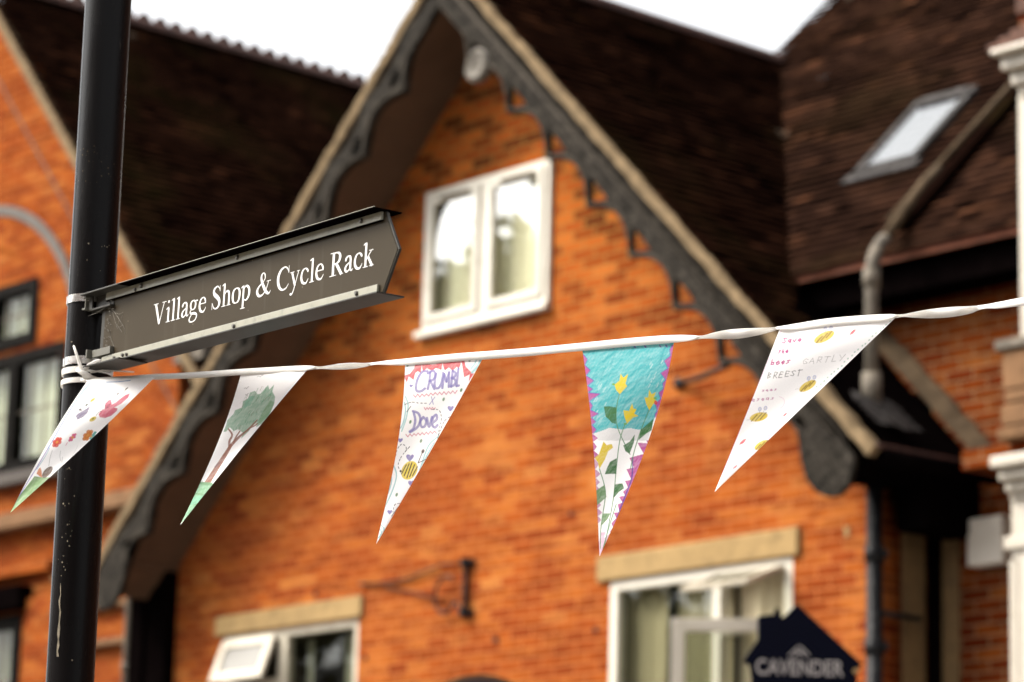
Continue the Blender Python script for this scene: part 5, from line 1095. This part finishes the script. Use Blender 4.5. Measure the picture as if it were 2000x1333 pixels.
def art5(A):
    A.curve([(555, 105), (370, 530), (200, 960), (110, 1180)], 6, (250, 185, 235), .7)
    for k in range(22): x_ = 1370 - k * 26 + A.r.uniform(-6, 6); A.ell(x_ - 4, 28 + k * 23.5 + A.r.uniform(-6, 6), 8, 5, -45, (150, 205, 180), .7)
    hand(A, 'Save', 560, 155, 38, 38, .3, 7, (240, 50, 165), 1); hand(A, 'the', 528, 240, 28, 30, .3, 6, (240, 70, 175), 1); hand(A, 'bees', 474, 318, 38, 36, .3, 7, (240, 60, 170), 1)
    hand(A, 'GARTLY', 705, 306, 54, 44, .35, 3.4, (165, 162, 165), .6); hand(A, 'BREEST', 445, 414, 44, 42, .3, 4.6, (105, 103, 108), .7)
    hand(A, 'sees', 408, 535, 30, 18, .2, 4, (245, 130, 200), .8); hand(A, 'eseas', 330, 600, 36, 26, .2, 4, (245, 130, 200), .8); A.curve([(540, 590), (575, 610), (575, 650), (545, 680)], 3, (245, 195, 225), .8)
    for x_, y_, rx, ry, an in ((875, 147, 82, 33, -27), (752, 511, 70, 30, -31), (388, 742, 68, 32, -13), (412, 950, 62, 27, -28)):
        A.bee(x_, y_, rx, ry, an); A.stroke([(x_ - rx, y_ + rx * .3), (x_ - rx - 22, y_ + rx * .35)], 3, (170, 165, 160), .7)
        for k in (0, 1): A.ell(x_ + 8 + k * 42, y_ - ry - 26 - k * 8, 13, 17, 20, (160, 170, 235), .75); A.ell(x_ + 8 + k * 42, y_ - ry - 26 - k * 8, 8, 12, 20, (252, 252, 255)); A.stroke([(x_ + 6 + k * 30, y_ - ry - 12), (x_ + 8 + k * 32, y_ - ry + 4)], 3, (120, 120, 130), .7)
    for x_, y_, z, k in ((1088, 112, 24, 1.6), (584, 726, 16, .8), (270, 928, 26, .8), (212, 1115, 20, 1.2)): A.poly([(x_ - z * 1.1, y_ + z * .9), (x_ - z * .7, y_ + z * .1), (x_ + z * .1, y_ - z * .7), (x_ + z, y_ - z), (x_ + z * .7, y_ - z * .3), (x_ + z * .1, y_ + z * .4)], (246, 118, 128))
D = rd
pennant((172, 743), (302, 737), (20, 1002), D(172) - 0.01, D(300) - 0.01, 4.84, -7, 5, -0.010, art1, (0, 720, 4.597), 'pennant drawn with a pink butterfly and red, pink and orange flowers', 0.3)
pennant((471, 728), (606, 716), (352, 1026), D(470), D(603), D(352) - 0.15, 9, -3, -0.010, art2, (340, 700, 4.04), 'pennant drawn with a green scribbled tree', 1.1)
pennant((791, 708), (944, 698), (735, 1063), D(790), D(942), D(736) - 0.16, 11, 2, -0.008, art3, (700, 660, 3.173), 'pennant lettered CRUMBL x Dove above a striped bee', 2.0)
pennant((1137, 682), (1316, 668), (1171, 1087), D(1137), D(1314), D(1171) - 0.15, 6, 17, -0.008, art4, (1100, 640, 2.896), 'turquoise pennant with yellow tulips and a magenta toothed border', 0.6)
pennant((1524, 640), (1752, 618), (1396, 961), D(1522), D(1748), D(1397) - 0.09, 1, 0, -0.008, art5, (1380, 620, 3.808), 'pale pennant with small yellow bees and faint handwriting', 1.6)

# ------------------------------------------------------------------ trees across the street (seen mirrored in the windows)
rw2 = thing('terrace_house', 'tall brick terrace further along the near pavement, only mirrored in the black post', 'house', (30, 5, 0))
g = MB(); g.box((9.0, 1.2, -0.15), (70, 9, 8.5)); g.build('wall', brick_wing, rw2)
g = MB(); g.add([(8.9, 0.9, 8.4), (70.3, 0.9, 8.4), (70.3, 5, 12.4), (8.9, 5, 12.4), (8.9, 9.3, 8.4), (70.3, 9.3, 8.4)], [(0, 1, 2, 3), (3, 2, 5, 4), (0, 3, 4), (1, 5, 2)]); g.build('roof', tile_dark, rw2, shade=True)
opp = thing('terrace_house', 'long brick terrace across the street, only seen mirrored in the lower windows', 'house', (-20, -30, 0))
g = MB(); g.box((-60, -36, -0.15), (80, -26, 6.4)); g.build('wall', brick_left, opp)
g = MB(); g.add([(-60.3, -25.6, 6.3), (80.3, -25.6, 6.3), (80.3, -31, 10.6), (-60.3, -31, 10.6), (-60.3, -36.4, 6.3), (80.3, -36.4, 6.3)], [(0, 1, 2, 3), (3, 2, 5, 4), (0, 3, 4), (1, 5, 2)]); g.build('roof', paint('slate', (0.04, 0.035, 0.035), 0.9), opp)
for i in range(25):
    x_ = -57 + i * 5.5
    for z_ in (0.9, 3.9): o_ = frame_mb(x_, x_ + 1.3, z_, z_ + 1.5, 0.07, -26.02, -25.93).build('window', upvc, opp) if False else MB().box((x_, -25.97, z_), (x_ + 1.3, -25.93, z_ + 1.5)).build('window', upvc, opp); MB().box((x_ + .08, -25.929, z_ + .08), (x_ + 1.22, -25.92, z_ + 1.42)).build('pane', dark_void, o_)
leafm, t, b = new_mat('tree foliage'); a = t.nodes.new('ShaderNodeAttribute'); a.attribute_name = 'shade'
t.links.new(ramp(t, a.outputs['Fac'], [(0, (0.05, 0.055, 0.022)), (0.6, (0.12, 0.13, 0.055)), (1, (0.2, 0.21, 0.09))]), b.inputs['Base Color']); b.inputs['Roughness'].default_value = 0.8
bark = paint('bark', (0.06, 0.045, 0.03), 0.95, var=0.4)
def tree(x, y, h, r, seed, label):
    rr = random.Random(seed); tr = thing('tree', label, 'tree', (x, y, 0), 'trees across the street')
    mb = MB(); mb.tube([(x, y, -0.15), (x + .05, y, h * .3), (x - .05, y + .1, h * .6), (x, y, h * .9)], [.28, .22, .13, .04], 10)
    tips = []
    for k in range(14):
        z = h * rr.uniform(.3, .8); a_ = rr.uniform(0, 6.28); L = r * rr.uniform(.5, .95) * (1.15 - z / h * .6); e_ = (x + L * math.cos(a_), y + L * math.sin(a_), z + L * .7)
        mb.tube([(x, y, z), ((x + e_[0]) / 2, (y + e_[1]) / 2, z + L * .25), e_], [.07, .045, .015], 6); tips.append(e_)
    mb.build('trunk', bark, tr, smooth=True)
    mb = MB(); tips += [(x + rr.gauss(0, r * .3), y + rr.gauss(0, r * .3), h * rr.uniform(.45, .95)) for _ in range(16)]
    for tp in tips:
        cs = rr.uniform(.35, .75) * r * .5; tone = rr.uniform(.2, .8)
        for _ in range(260):
            c = np.array([tp[i] + rr.gauss(0, cs * .6) for i in range(3)]); s = rr.uniform(.14, .27); u_ = np.array([rr.gauss(0, 1) for _ in range(3)]); u_ /= np.linalg.norm(u_); v_ = np.cross(u_, [rr.gauss(0, 1) for _ in range(3)]); v_ /= np.linalg.norm(v_) + 1e-9
            mb.add([c - u_ * s, c - v_ * s * .6, c + u_ * s, c + v_ * s * .6], [(0, 1, 2, 3)], 0, min(1, max(0, tone + rr.gauss(0, .15))))
    mb.build('crown', leafm, tr, shade=True)
tree(-19.0, -17.5, 16.2, 2.6, 1, 'tall narrow green tree across the street, mirrored in the attic window')
tree(-22.5, -15.0, 15.2, 2.6, 2, 'broad green tree across the street, mirrored low in the left attic pane')
